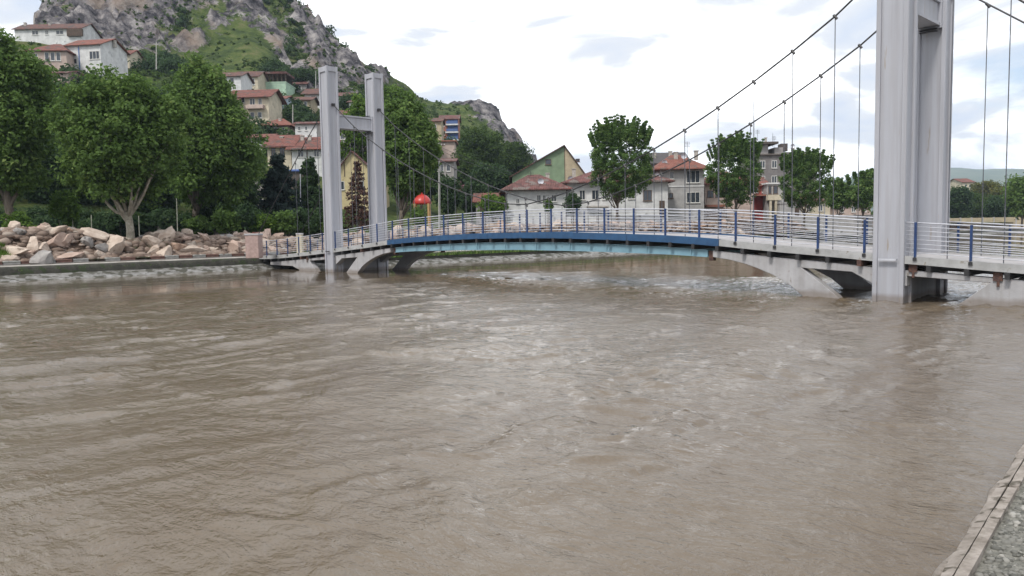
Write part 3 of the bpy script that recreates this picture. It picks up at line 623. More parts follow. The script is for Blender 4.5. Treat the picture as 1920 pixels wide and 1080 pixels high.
# ------------------------------------------------------------------ rubble mound and boulders on the left bank
def moundz(a, b):
    s = 44.6-abank(b); aa = a+s
    hb = curve(b, [(-40, .8), (-20, 1.2), (-14.5, 2.05), (-11, 1.9), (-8, 1.2), (-6.6, 1.1), (-5, 1.65), (-2, 1.2), (2, 1.25), (6, 1.0), (12, 1.1), (25, 1.7), (60, 1.8), (165, 1.7)])
    x = np.clip((aa-48.2)/2.4, 0, 1); y = np.clip((58-aa)/4, 0, 1)
    return BANKZ-.05+hb*x*x*(3-2*x)*y
ma = np.arange(47.9, 59, .35); mb = np.arange(-30, 165, .4)
MA, MBB = np.meshgrid(ma, mb, indexing='ij'); MZ = moundz(MA-(44.6-abank(MBB)), MBB)-.35+.25*fbm(MA*.9, MBB*.9, 3, 300)
MA2 = MA-(44.6-abank(MBB))
md = npmesh('rubble_mound', np.stack([(O[0]+Uv[0]*MA2+Nv[0]*MBB).ravel(), (O[1]+Uv[1]*MA2+Nv[1]*MBB).ravel(), MZ.ravel()], 1), gridfaces(len(ma), len(mb))[:, ::-1], mat('rubble_soil', (.33, .24, .18), (.17, .115, .08), .95, 1.5, .06, 9))
setp(md, kind='structure')
def subdiv(V, Fc):
    V = list(map(tuple, V)); cache = {}; out = []
    def mid(i, j):
        k = (min(i, j), max(i, j))
        if k not in cache: cache[k] = len(V); V.append(tuple((np.array(V[i])+np.array(V[j]))/2))
        return cache[k]
    for a, b, c in Fc:
        x, y, z = mid(a, b), mid(b, c), mid(c, a); out += [(a, x, z), (b, y, x), (c, z, y), (x, y, z)]
    V = np.array(V); return V/np.linalg.norm(V, axis=1)[:, None], np.array(out)
SV, SF = subdiv(IV, IF); SV2, SF2 = subdiv(SV, SF)
def rockmesh(seed, m):
    r = np.random.default_rng(seed); V = SV.copy()
    for _ in range(12):                             # chop with planes: angular quarry blocks
        n = r.normal(size=3); n /= np.linalg.norm(n); d = .42+.36*r.random()
        e = V@n-d; V = V-np.maximum(e, 0)[:, None]*n[None]*.96
    V = V*(np.array([1, .8, .68])*(.85+.3*r.random(3)))[None]+r.normal(size=V.shape)*.018
    me = bpy.data.meshes.new('boulder'); me.from_pydata([tuple(v) for v in V], [], [tuple(int(q) for q in f) for f in SF]); me.materials.append(m); me.update(); return me
RC = {'pale': ((.52, .44, .37), (.36, .28, .225)), 'pinkish': ((.45, .345, .285), (.30, .215, .175)), 'rusty': ((.38, .265, .195), (.25, .165, .12)), 'grey': ((.34, .32, .30), (.21, .195, .185))}
rocks = {}
for k, (c1, c2) in RC.items():
    m = mat('rock_'+k, c1, c2, .92, 1.6, .035, 7, spots=(tuple(v*.55 for v in c2), 2.2, .62)); rocks[k] = [rockmesh(11+len(rocks)*10+i, m) for i in range(5)]
def boulder(a, b, s, z, kind=None, label=None):
    kind = kind or random.choices(['pale', 'pinkish', 'rusty', 'grey'], [.42, .36, .14, .08])[0]
    o = bpy.data.objects.new('boulder', random.choice(rocks[kind])); col.objects.link(o); p = ab(a, b, z)
    shp = random.choice(['flat', 'long', 'blocky', 'upright', 'wedge-like']); q = {'flat': (1.15, 1.05, .62), 'long': (1.35, .8, .75), 'blocky': (1, 1, .95), 'upright': (.85, .85, 1.2), 'wedge-like': (1.1, .75, .95)}[shp]
    o.location = p; o.scale = tuple(s*v*1.22 for v in q)
    o.rotation_euler = (random.uniform(-.35, .35), random.uniform(-.35, .35), random.uniform(0, 6.28)) if shp != 'wedge-like' else (random.uniform(-.8, .8), .6, random.uniform(0, 6.28))
    sz = 'biggish' if s > .72 else 'medium' if s > .45 else 'small'
    zones = [(-21, 'at the left picture edge'), (-17, 'left of the grass tuft'), (-14, 'under the peak of the heap'), (-11, 'well left of the plane tree'), (-7.9, 'just left of the plane tree'), (-4.5, 'just right of the plane tree'), (-1.5, 'midway to the pinkish post'), (1, 'beside the pinkish post'), (5, 'at the left bridge end'), (16, 'seen through the left railing'), (30, 'seen through the middle railing'), (50, 'seen through the right railing'), (999, 'far behind the right railing')]
    where = next(t for l, t in zones if b < l)
    row = 'low in front' if z < 1.75 else 'on top' if z > 2.4 else 'midway up'
    return setp(o, label or f'{sz} {kind} {shp} boulder {row}, {where}', 'boulder', 'angular boulders heaped along the far bank')
# named big ones
for px, py, s, kd, lab in ((82, 483, .85, 'grey', 'dark grey big upright boulder near the left frame edge just above the kerb'), (25, 470, 1.15, 'pale', 'large flat pale boulder at the far left end of the heap behind the grass tuft'),
    (130, 480, 1.15, 'pinkish', 'widest pinkish boulder in the front row left of the plane tree'), (212, 463, .95, 'pale', 'pale blocky boulder touching the left side of the plane tree trunk'),
    (112, 455, .8, 'pinkish', 'rounded pinkish boulder second row, above the widest front boulder'), (290, 455, .75, 'pale', 'pale boulder right behind the grass patch to the right of the plane tree trunk'),
    (302, 436, .6, 'pale', 'pale boulder crowning the heap right of the plane tree trunk'), (352, 468, 1.0, 'pale', 'large wedge shaped pale boulder between plane tree and brick coloured post'),
    (440, 470, .95, 'pinkish', 'dark sided tilted slab boulder just left of the pinkish concrete post'), (62, 460, .7, 'pale', 'light rounded boulder above the dark grey upright one'), (106, 434, .6, 'pale', 'pale flat boulder on the very top of the left heap')):
    d = ray(px, py)
    for Y in np.arange(44, 75, .1):
        x = d[0]/d[1]*Y; z = EYE+d[2]/d[1]*Y; a, b = toab(x, Y)
        if z < float(moundz(np.array(a), np.array(b)))+.25: break
    boulder(a, b, s, z, kd, lab)
placed = []; cnt = 0; tries = 0
def tree_clear(a, b): return ((a-51.0)/1.6)**2+((b+7.2)/1.9)**2 > 1
while cnt < 275 and tries < 30000:
    tries += 1
    left = cnt < 165
    if left:
        b = random.uniform(-25, 4.2); aa = random.uniform(48.3, 55.5)
        s = random.uniform(.24, .95)**1.0 if random.random() < .7 else random.uniform(.5, 1.0)
        s *= .98-.05*(aa-48)
    else:
        b = 8+90*random.random()**1.5; aa = random.uniform(48.2, 52); s = random.uniform(.35, .8)
    a = aa-(44.6-float(abank(b)))
    if not tree_clear(a, b): continue
    if any((a-q[0])**2+(b-q[1])**2 < (.56*(s+q[2]))**2 for q in placed): continue
    z = float(moundz(np.array(a), np.array(b)))+s*random.uniform(.10, .35)
    placed.append((a, b, s)); cnt += 1; boulder(a, b, s, z)
# small rubble between the boulders
V, Fc, T = pebbles(9500, lambda r, n: 47.75+6.5*r.random(n)**1.2, lambda r, n: -27+33*r.random(n), lambda a, b: moundz(a, b)+.05, .08, .44, 5)
rm = leafmat('rubble_stones', (.22, .16, .125), (.44, .345, .285), (.54, .47, .40))
setp(npmesh('rubble', V, Fc, rm, attrs=[('tint', 'POINT', T)]), 'small broken stones filling the heap of boulders on the far bank', 'rubble', kind='stuff')
V, Fc, T = pebbles(9000, lambda r, n: 43.2+7*r.random(n), lambda r, n: 8+150*r.random(n)**1.2, lambda a, b: moundz(a, b)+.15, .16, .60, 6)
setp(npmesh('rubble', V, Fc, rm, attrs=[('tint', 'POINT', T)]), 'broken stones heaped behind the bridge railing along the far bank', 'rubble', kind='stuff')
# ------------------------------------------------------------------ vegetation
def leaves(C, R, n, ls, seed, up=.5, asp=.62, tclump=None):
    """n leaves round each clump centre C (k,3) with clump radius R (k,)"""
    r = np.random.default_rng(seed); k = len(C)
    d = r.normal(size=(k, n, 3)); d /= np.linalg.norm(d, axis=2, keepdims=True)
    P = C[:, None]+d*(r.random((k, n, 1))**.5)*R[:, None, None]*np.array([1, 1, .75])
    P = P.reshape(-1, 3); m = len(P)
    nn = d.reshape(-1, 3)*.6+r.normal(size=(m, 3))*.55+np.array([0, 0, up]); nn /= np.linalg.norm(nn, axis=1, keepdims=True)
    t = r.normal(size=(m, 3)); u = np.cross(nn, t); u /= np.linalg.norm(u, axis=1, keepdims=True); v = np.cross(nn, u)
    L = ls*(.6+.8*r.random((m, 1)))
    u = u*L; v = v*L*asp; s = nn*L*.18
    V = np.stack([P-u-s, P-v*.9+s, P+u-s, P+v+s], 1).reshape(-1, 3)
    Fq = np.arange(4*m).reshape(-1, 4)
    tc_ = (r.random(k) if tclump is None else tclump)
    T = np.clip(.55*np.repeat(tc_, n)+.45*r.random(m), 0, 1)
    return V, Fq, T
def crownpts(cx, cy, cz_, rx, ry, rz, k, seed, shape='round', lob=.28, inner=.25):
    r = np.random.default_rng(seed); P = []; ph = r.random(3)*6.28
    while len(P) < k:
        d = r.normal(size=3); d /= np.linalg.norm(d)
        az = math.atan2(d[1], d[0])
        mod = 1+lob*(math.sin(3*az+ph[0]+2*d[2])*.4+math.sin(5*az+ph[1]-4*d[2])*.3+math.sin(7*d[2]+ph[2]+2*az)*.3)-lob*.5
        q = r.random()
        rad = (q**(1/3.) if r.random() < inner else .72+.30*q)*mod
        x, y, z = d*rad
        if shape == 'egg':                                   # widest low, pointed top
            f = 1.0-.45*max(0, z)**1.3; x *= f; y *= f
        if shape == 'cone': f = 1.12-.72*np.clip((z+.75)/1.75, 0, 1)**1.15; x *= f; y *= f
        if shape == 'vase': f = .62+.42*np.clip((z+1)/1.3, 0, 1); x *= f; y *= f
        if shape == 'flat' and z < -.55: continue
        P.append((cx+x*rx, cy+y*ry, cz_+z*rz))
    return np.array(P)
def foliage(root, name, kind, C, R, n, ls, seed, up=.5):
    V, Fq, T = leaves(C, R, n, ls, seed, up); o = npmesh(name, V-np.array(root.location)[None], Fq, LEAF[kind], root, attrs=[('tint', 'FACE', T)])
    return o
def limb(m, p, q, r0, r1, sag=.1, seg=5, n=6, jit=.0):
    p, q = Vector(p), Vector(q); pts = []; rad = []
    L = (q-p).length
    for i in range(seg+1):
        f = i/seg; v = p.lerp(q, f); v.z += math.sin(f*math.pi)*sag*L*(-1 if f < 1 else 0)*.5
        if 0 < i < seg: v += Vector((random.gauss(0, jit), random.gauss(0, jit), random.gauss(0, jit)))*L
        pts.append(v); rad.append(r0+(r1-r0)*f)
    m.tube(pts, rad, n)
def tree(name, label, bx, Y, box, kind, k, n, ls, trunk=.25, fork=.35, shape='round', seed=1, group=None, bark=None, base=None, cr_=.75, lob=.28, nb=11, shoots=0, cat='tree', limbs=None, inner=.25, ry=None):
    x0, x1, y0, y1 = box; c = at((x0+x1)/2, (y0+y1)/2, Y); rx = (x1-x0)/2/F*Y; rz = (y1-y0)/2/F*Y
    bxw = at(bx, 440, Y).x; bz = base if base is not None else gz(bxw, Y)
    root = empty(name, (bxw, Y, bz), label, cat, group)
    random.seed(seed)
    C = crownpts(c.x, Y, c.z, rx*.93, ry or rx*.9, rz*.95, k, seed, shape, lob, inner)
    R = np.full(k, cr_)*(.7+.6*np.random.default_rng(seed).random(k))
    rs = np.random.default_rng(seed+9)
    if shoots:                                       # upright young shoots standing out of the crown
        S = []; 
        for _ in range(shoots):
            a_ = rs.random()*6.28; rr = rs.random()**.5*.85; zt = math.sqrt(max(0, 1-rr*rr)); L = rs.uniform(.5, 1.35)*rz*.30
            p0 = np.array([c.x+math.cos(a_)*rr*rx, Y+math.sin(a_)*rr*rx, c.z+zt*rz*.82]); dr = np.array([math.cos(a_)*rr*.45, math.sin(a_)*rr*.45, 1.])
            for q in np.linspace(0, 1, 6): S.append(p0+dr*L*q)
        S = np.array(S); C = np.concatenate([C, S]); R = np.concatenate([R, np.full(len(S), max(.2, cr_*.42))])
    foliage(root, 'crown', kind, C, R, n, ls, seed)
    m = MB(); top = Vector((bxw+(c.x-bxw)*.35, Y, bz+(c.z-bz)*fork*1.6))
    limb(m, (bxw, Y, bz-.3), top, trunk, trunk*.72, 0, 5, 8, .012)
    if limbs:
        for q, r0, r1 in limbs: limb(m, top-Vector((0, 0, .3)), at(q[0], q[1], Y), r0, r1, .25, 6, 6, .02)
    idx = rs.choice(k, min(nb, k), replace=False)
    for j in idx:
        e = Vector(C[j])*.88+Vector((c.x, Y, c.z))*.12
        limb(m, top-Vector((0, 0, rs.random()*.3*(top.z-bz))), e, trunk*.42, trunk*.08, .12, 5, 5, .02)
        if rs.random() < .8:
            mid = top.lerp(e, .6); f2 = Vector(C[rs.integers(k)]); f2 = mid.lerp(f2, .45); limb(m, mid, f2, trunk*.16, trunk*.05, .05, 3, 4)
    m.build('trunk', bark or M_BARK, root, smooth=True)
    return root
def bush(name, label, box, Y, kind, k, n, ls, seed, group=None, cr_=.45, base=None, cat='shrub'):
    x0, x1, y0, y1 = box; c = at((x0+x1)/2, (y0+y1)/2, Y); rx = (x1-x0)/2/F*Y; rz = (y1-y0)/2/F*Y
    bz = base if base is not None else gz(c.x, Y); root = empty(name, (c.x, Y, bz), label, cat, group)
    C = crownpts(c.x, Y, c.z, rx, rx*.9, rz, k, seed, 'round', .35, .3)
    foliage(root, 'foliage', kind, C, np.full(k, cr_), n, ls, seed)
    m = MB(); rs = np.random.default_rng(seed)
    for j in range(5): limb(m, (c.x, Y, bz-.1), Vector(C[rs.integers(k)]), .05, .015, .05, 3, 4)
    m.build('stem', M_BARK, root)
    return root
def conifer(name, label, bx, Y, box, kind, seed, layers=16, ls=.2, group=None, per=9, n=26, base=None, fat=1.):
    x0, x1, y0, y1 = box; c = at((x0+x1)/2, (y0+y1)/2, Y); rx = (x1-x0)/2/F*Y; zt = at(bx, y0, Y).z; zb = at(bx, y1, Y).z
    bxw = c.x; bz = base if base is not None else gz(bxw, Y); root = empty(name, (bxw, Y, bz), label, 'tree', group); rs = np.random.default_rng(seed); C = []; R = []
    m = MB(); m.tube([(bxw, Y, bz-.2), (bxw, Y, zt)], [.16, .03], 7)
    for l in range(layers):
        f = l/(layers-1); z = zb+(zt-zb)*f; rr = rx*(1-f)**.8*(.85+.3*rs.random())+.1
        for j in range(max(3, int(per*(1-f)+2))):
            a_ = rs.random()*6.28; r2 = rr*(.75+.35*rs.random()); e = (bxw+math.cos(a_)*r2, Y+math.sin(a_)*r2, z-.12*r2)
            limb(m, (bxw, Y, z+.05), e, .035, .01, .1, 2, 4)
            for q in (.35, .6, .8, 1.0): C.append((bxw+(e[0]-bxw)*q, Y+(e[1]-Y)*q, z+(e[2]-z)*q)); R.append((.16+.22*(1-q)+.04*rx)*fat)
    foliage(root, 'crown', kind, np.array(C), np.array(R), max(3, n//4), ls, seed, .2); m.build('trunk', M_BARK, root)
    return root
tree('plane_tree', 'large forked plane tree with pale limbs standing in front of the far boulders', 245, 59, (100, 350, 116, 402), 'plane', 520, 62, .155, .36, .22, seed=3, bark=M_PBARK, base=1.45, cr_=.85, lob=.25, limbs=[((176, 345), .15, .07), ((212, 360), .16, .08), ((262, 350), .15, .06), ((225, 330), .12, .05)], inner=.3)
tree('plane_tree', 'big tree cut by the left edge of the picture, crown reaching above the houses', 20, 62, (-95, 104, 48, 392), 'plane', 560, 62, .16, .4, .3, seed=5, cr_=.95, lob=.35, base=1.2, inner=.35)
tree('plane_tree', 'tall pointed broadleaf tree between the forked plane tree and the left pylon', 358, 74, (272, 500, 100, 405), 'plane', 620, 60, .18, .33, .25, 'cone', seed=8, cr_=1.0, lob=.25, base=1.3, inner=.35)
tree('broadleaf_tree', 'leafy tree right beside the left tower of the bridge, behind its railing', 748, 84, (704, 822, 172, 378), 'plane', 520, 56, .19, .30, .22, 'egg', seed=12, cr_=.85, lob=.18, base=1.2, inner=.35)
bush('bush', 'leafy bush in front of the yellow posts of the playground hut', (772, 800, 386, 425), 76, 'plane', 40, 36, .13, 191, cr_=.4, base=1.2)
tree('broadleaf_tree', 'light green tree seen between the two left pylons above the crossbeam', 668, 112, (638, 715, 180, 320), 'bright', 230, 42, .22, .2, .3, seed=14, cr_=.9)
for i, (bx, Y, bxs, kd, lab, kk) in enumerate([
    (60, 88, (-40, 165, 225, 415), 'dark', 'dark tree behind the far left big tree', 260),
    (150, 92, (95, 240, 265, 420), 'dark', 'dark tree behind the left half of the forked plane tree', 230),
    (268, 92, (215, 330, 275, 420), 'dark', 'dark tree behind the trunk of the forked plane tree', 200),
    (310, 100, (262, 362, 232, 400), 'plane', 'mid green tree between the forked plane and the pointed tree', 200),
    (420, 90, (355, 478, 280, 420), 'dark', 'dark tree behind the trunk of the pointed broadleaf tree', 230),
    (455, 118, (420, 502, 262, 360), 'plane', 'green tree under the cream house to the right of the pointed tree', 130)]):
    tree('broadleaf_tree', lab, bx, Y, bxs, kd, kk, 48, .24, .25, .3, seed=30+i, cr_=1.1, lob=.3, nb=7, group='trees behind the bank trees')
conifer('fir_tree', 'blue green conifer left of the front left pylon, the wider one', 520, 78, (468, 578, 296, 436), 'blue', 41, 17, .2, per=14, n=64, fat=1.9)
conifer('fir_tree', 'dark conifer just left of the front left pylon', 578, 82, (540, 622, 304, 434), 'dark', 42, 17, .2, per=13, n=60, fat=1.9)
conifer('russet_tree', 'small reddish brown conifer between the two left pylons', 668, 76, (640, 702, 308, 422), 'red', 43, 14, .14, per=9, n=30, fat=1.2)
conifer('fir_tree', 'low dark conifer behind the concrete post left of the wider conifer', 462, 84, (436, 492, 340, 432), 'dark', 44, 13, .2, per=12, n=56, fat=1.8)
bush('bush', 'bright young bush with light leaves behind the boulders left of the plane tree', (93, 150, 352, 425), 66, 'bright', 60, 40, .13, 51, cr_=.5)
bush('bush', 'rounded bright bush at the left edge above the boulders', (0, 62, 398, 448), 60, 'bright', 50, 42, .12, 52, cr_=.5, base=1.3)
for i, (bxs, kd, lab) in enumerate([((398, 450, 395, 436), 'plane', 'green bush behind the boulders below the pointed tree'), ((440, 482, 388, 430), 'dark', 'dark bush behind boulders left of the concrete post'), ((462, 520, 402, 438), 'bright', 'bright rounded bush behind the concrete post'),
    ((512, 562, 396, 436), 'plane', 'green bush at the bridge end left of the pylon'), ((540, 612, 388, 440), 'dark', 'dark bush just left of the front left pylon'), ((600, 640, 400, 440), 'plane', 'bush behind the front left pylon base'),
    ((300, 345, 400, 436), 'dark', 'dark bush right of the forked trunk'), ((345, 400, 408, 438), 'plane', 'low bush under the pointed tree'), ((150, 235, 408, 440), 'dark', 'dark low bush left of the forked trunk'), ((55, 120, 405, 445), 'dark', 'dark bush behind the heap at left')]):
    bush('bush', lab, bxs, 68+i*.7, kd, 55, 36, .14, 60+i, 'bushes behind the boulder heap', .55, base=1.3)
for i in range(17):
    x0 = -20+i*39; y0 = (392, 398, 386, 402)[i % 4]
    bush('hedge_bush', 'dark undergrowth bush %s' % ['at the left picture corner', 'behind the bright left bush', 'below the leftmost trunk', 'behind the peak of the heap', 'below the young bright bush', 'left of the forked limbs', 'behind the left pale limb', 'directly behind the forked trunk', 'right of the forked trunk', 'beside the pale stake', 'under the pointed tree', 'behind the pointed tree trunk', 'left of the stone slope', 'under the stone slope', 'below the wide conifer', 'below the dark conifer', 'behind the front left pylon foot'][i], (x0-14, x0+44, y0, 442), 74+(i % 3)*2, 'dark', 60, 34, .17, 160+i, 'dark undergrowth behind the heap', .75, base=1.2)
# street trees of the far promenade
ST = 'clipped street trees along the far bank road'
tree('street_tree', 'largest street tree with upright shoots in front of the white house', 1155, 98, (1100, 1228, 234, 384), 'street', 640, 40, .12, .2, .3, 'round', seed=71, group=ST, cr_=.48, lob=.10, shoots=120, nb=14, base=1.3, inner=.4)
tree('street_tree', 'street tree in front of the grey two storey house balcony', 1380, 105, (1322, 1434, 262, 388), 'street', 560, 38, .12, .17, .3, 'round', seed=72, group=ST, cr_=.46, lob=.12, shoots=100, nb=12, base=1.3, inner=.4)
tree('street_tree', 'street tree with ragged top in front of the tall grey building', 1508, 108, (1456, 1562, 288, 396), 'street', 480, 38, .12, .17, .3, 'round', seed=73, group=ST, cr_=.46, lob=.14, shoots=80, nb=12, base=1.3, inner=.4)
tree('street_tree', 'small street tree squeezed between the ragged one and the rightmost', 1572, 122, (1548, 1602, 338, 396), 'street', 130, 38, .17, .14, .3, 'round', seed=74, group=ST, cr_=.7, shoots=10, base=1.3)
tree('street_tree', 'street tree touching the left side of the big right pylon', 1618, 118, (1588, 1650, 322, 396), 'street', 170, 38, .18, .14, .3, 'egg', seed=75, group=ST, cr_=.75, shoots=12, base=1.3)
for i, (bx, Y, bxs, kd, lab) in enumerate([(1795, 210, (1772, 1822, 345, 412), 'dark', 'dark far tree just right of the big right pylon'), (1835, 230, (1808, 1868, 362, 412), 'hill', 'far green tree below the cream far house'), (1848, 300, (1820, 1880, 338, 372), 'yellow', 'yellowish far tree beside the cream far house'),
    (1872, 200, (1850, 1900, 365, 412), 'dark', 'dark far tree between the two right hangers'), (1915, 170, (1884, 1960, 322, 412), 'plane', 'green tree at the right edge of the picture'), (1880, 280, (1858, 1900, 352, 380), 'yellow', 'low yellowish far tree in front of the brown far roof')]):
    tree('broadleaf_tree', lab, bx, Y, bxs, kd, 150, 34, .34, .22, .3, seed=80+i, group='far trees at the right', cr_=1.5, nb=5, base=1.2)
# trees on the foot of the hill
for i, (bx, Y, bxs, kd, lab, kk) in enumerate([
    (905, 190, (850, 955, 232, 345), 'hill', 'large tree crown covering the right foot of the hill', 300), (960, 215, (925, 998, 255, 345), 'hill', 'rounded tree at the right end of the hill foot', 200),
    (862, 170, (838, 905, 285, 372), 'hill', 'tree at the hill foot left of the green gable house', 180), (920, 150, (870, 965, 305, 385), 'dark', 'dark tree left of the green gable house', 220), (985, 240, (960, 1012, 290, 352), 'dark', 'small dark tree behind the green gable roof', 110),
    (885, 118, (862, 925, 338, 402), 'dark', 'dark tree in front of the low shed, beyond the railing', 130), (925, 105, (905, 945, 368, 404), 'bright', 'bright bushy tree beside the low shed', 80), (838, 112, (822, 862, 330, 400), 'dark', 'dark slim tree right of the concrete pole', 110),
    (545, 175, (520, 592, 190, 258), 'dark', 'dark tree among the hillside houses left of the front pylon', 130), (560, 215, (530, 598, 128, 166), 'dark', 'dark round tree on the slope above the roofs', 120), (648, 190, (632, 690, 178, 205), 'dark', 'tree between the pylons above the roofs', 80),
    (780, 170, (752, 822, 235, 300), 'hill', 'tree on the slope left of the blue balcony house', 120), (735, 150, (690, 780, 160, 245), 'bright', 'light green tree behind the top of the tree by the pylon', 160), (790, 120, (765, 830, 300, 376), 'dark', 'dark tree behind the red dome', 110)]):
    tree('broadleaf_tree', lab, bx, Y, bxs, kd, kk, 40, .30 if Y > 140 else .22, .22, .3, seed=100+i, group='trees at the foot of the hill', cr_=1.45 if Y > 140 else 1.0, nb=5)
bush('topiary_shrub', 'small upright yellow green cypress in front of the white house', (1019, 1037, 372, 398), 96, 'bright', 30, 36, .12, 130, cr_=.35)
bush('bush', 'dark round bush in front of the white house windows', (1056, 1092, 363, 398), 97, 'dark', 50, 36, .14, 131, cr_=.5)
bush('blossom_tree', 'pink flowering shrub left of the low shed', (836, 880, 345, 372), 120, 'pink', 50, 34, .2, 132, cr_=.7)
#@@PART3
# ------------------------------------------------------------------ houses
def plaster(nm, c, c2=None): return mat('plaster_'+nm, c, c2 or tuple(v*.72 for v in c), .92, .9, .01, 14, spots=(tuple(v*.5 for v in c), .8, .64))
PL = {'white': plaster('white', (.62, .62, .61)), 'cream': plaster('cream', (.56, .50, .38)), 'grey': plaster('grey', (.38, .37, .36)), 'pink': plaster('pink', (.48, .38, .33)), 'green': plaster('green', (.20, .27, .17)),
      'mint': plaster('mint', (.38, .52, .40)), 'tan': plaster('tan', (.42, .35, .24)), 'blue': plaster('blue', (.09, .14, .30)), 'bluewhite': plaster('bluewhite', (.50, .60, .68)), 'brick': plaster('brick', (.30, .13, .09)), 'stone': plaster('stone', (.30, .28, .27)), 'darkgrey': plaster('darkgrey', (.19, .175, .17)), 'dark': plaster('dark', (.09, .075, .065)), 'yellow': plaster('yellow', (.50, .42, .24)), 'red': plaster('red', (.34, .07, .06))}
def tiles(nm, c, c2, c3):
    m = mat('tiles_'+nm, c, c2, .9, 1.3, 0, detail=9, spots=(c3, .7, .55), lo=.4, hi=.6); nt = m.node_tree; p = nt.nodes['Principled BSDF']
    tc = N(nt, 'ShaderNodeTexCoord'); wv = N(nt, 'ShaderNodeTexWave', wave_type='BANDS', bands_direction='X'); wv.inputs['Scale'].default_value = 1.3; wv.inputs['Distortion'].default_value = .6
    wz = N(nt, 'ShaderNodeTexWave', wave_type='BANDS', bands_direction='Z'); wz.inputs['Scale'].default_value = 1.6; wz.inputs['Distortion'].default_value = .8
    nt.links.new(tc.outputs['Object'], wv.inputs[0]); nt.links.new(tc.outputs['Object'], wz.inputs[0])
    ad = N(nt, 'ShaderNodeMath', operation='ADD'); nt.links.new(wv.outputs[1], ad.inputs[0]); nt.links.new(wz.outputs[1], ad.inputs[1])
    b = N(nt, 'ShaderNodeBump'); b.inputs['Distance'].default_value = .08; nt.links.new(ad.outputs[0], b.inputs['Height']); nt.links.new(b.outputs[0], p.inputs['Normal']); return m
T_RED = tiles('red', (.215, .085, .066), (.14, .055, .042), (.10, .07, .06)); T_BRN = tiles('brown', (.17, .085, .065), (.10, .052, .045), (.08, .065, .06)); T_OLD = tiles('old', (.18, .075, .065), (.09, .045, .040), (.17, .14, .125)); T_ORG = tiles('orange', (.245, .10, .072), (.18, .065, .048), (.13, .08, .065))
M_GLASS = mat('window_glass', (.05, .06, .075), (.03, .035, .04), .12, 2, spec=.6); M_FRAME = mat('window_frame', (.62, .61, .58), (.5, .49, .46), .6, 4); M_FRB = mat('brown_frame', (.14, .09, .06), (.09, .06, .04), .7, 4); M_CHIM = mat('chimney_plaster', (.45, .42, .38), (.28, .25, .22), .9, 3)
M_WOOD = mat('dark_wood', (.10, .07, .05), (.05, .035, .028), .85, 4); M_GREYP = mat('pole_concrete', (.42, .41, .38), (.30, .29, .27), .9, 3)
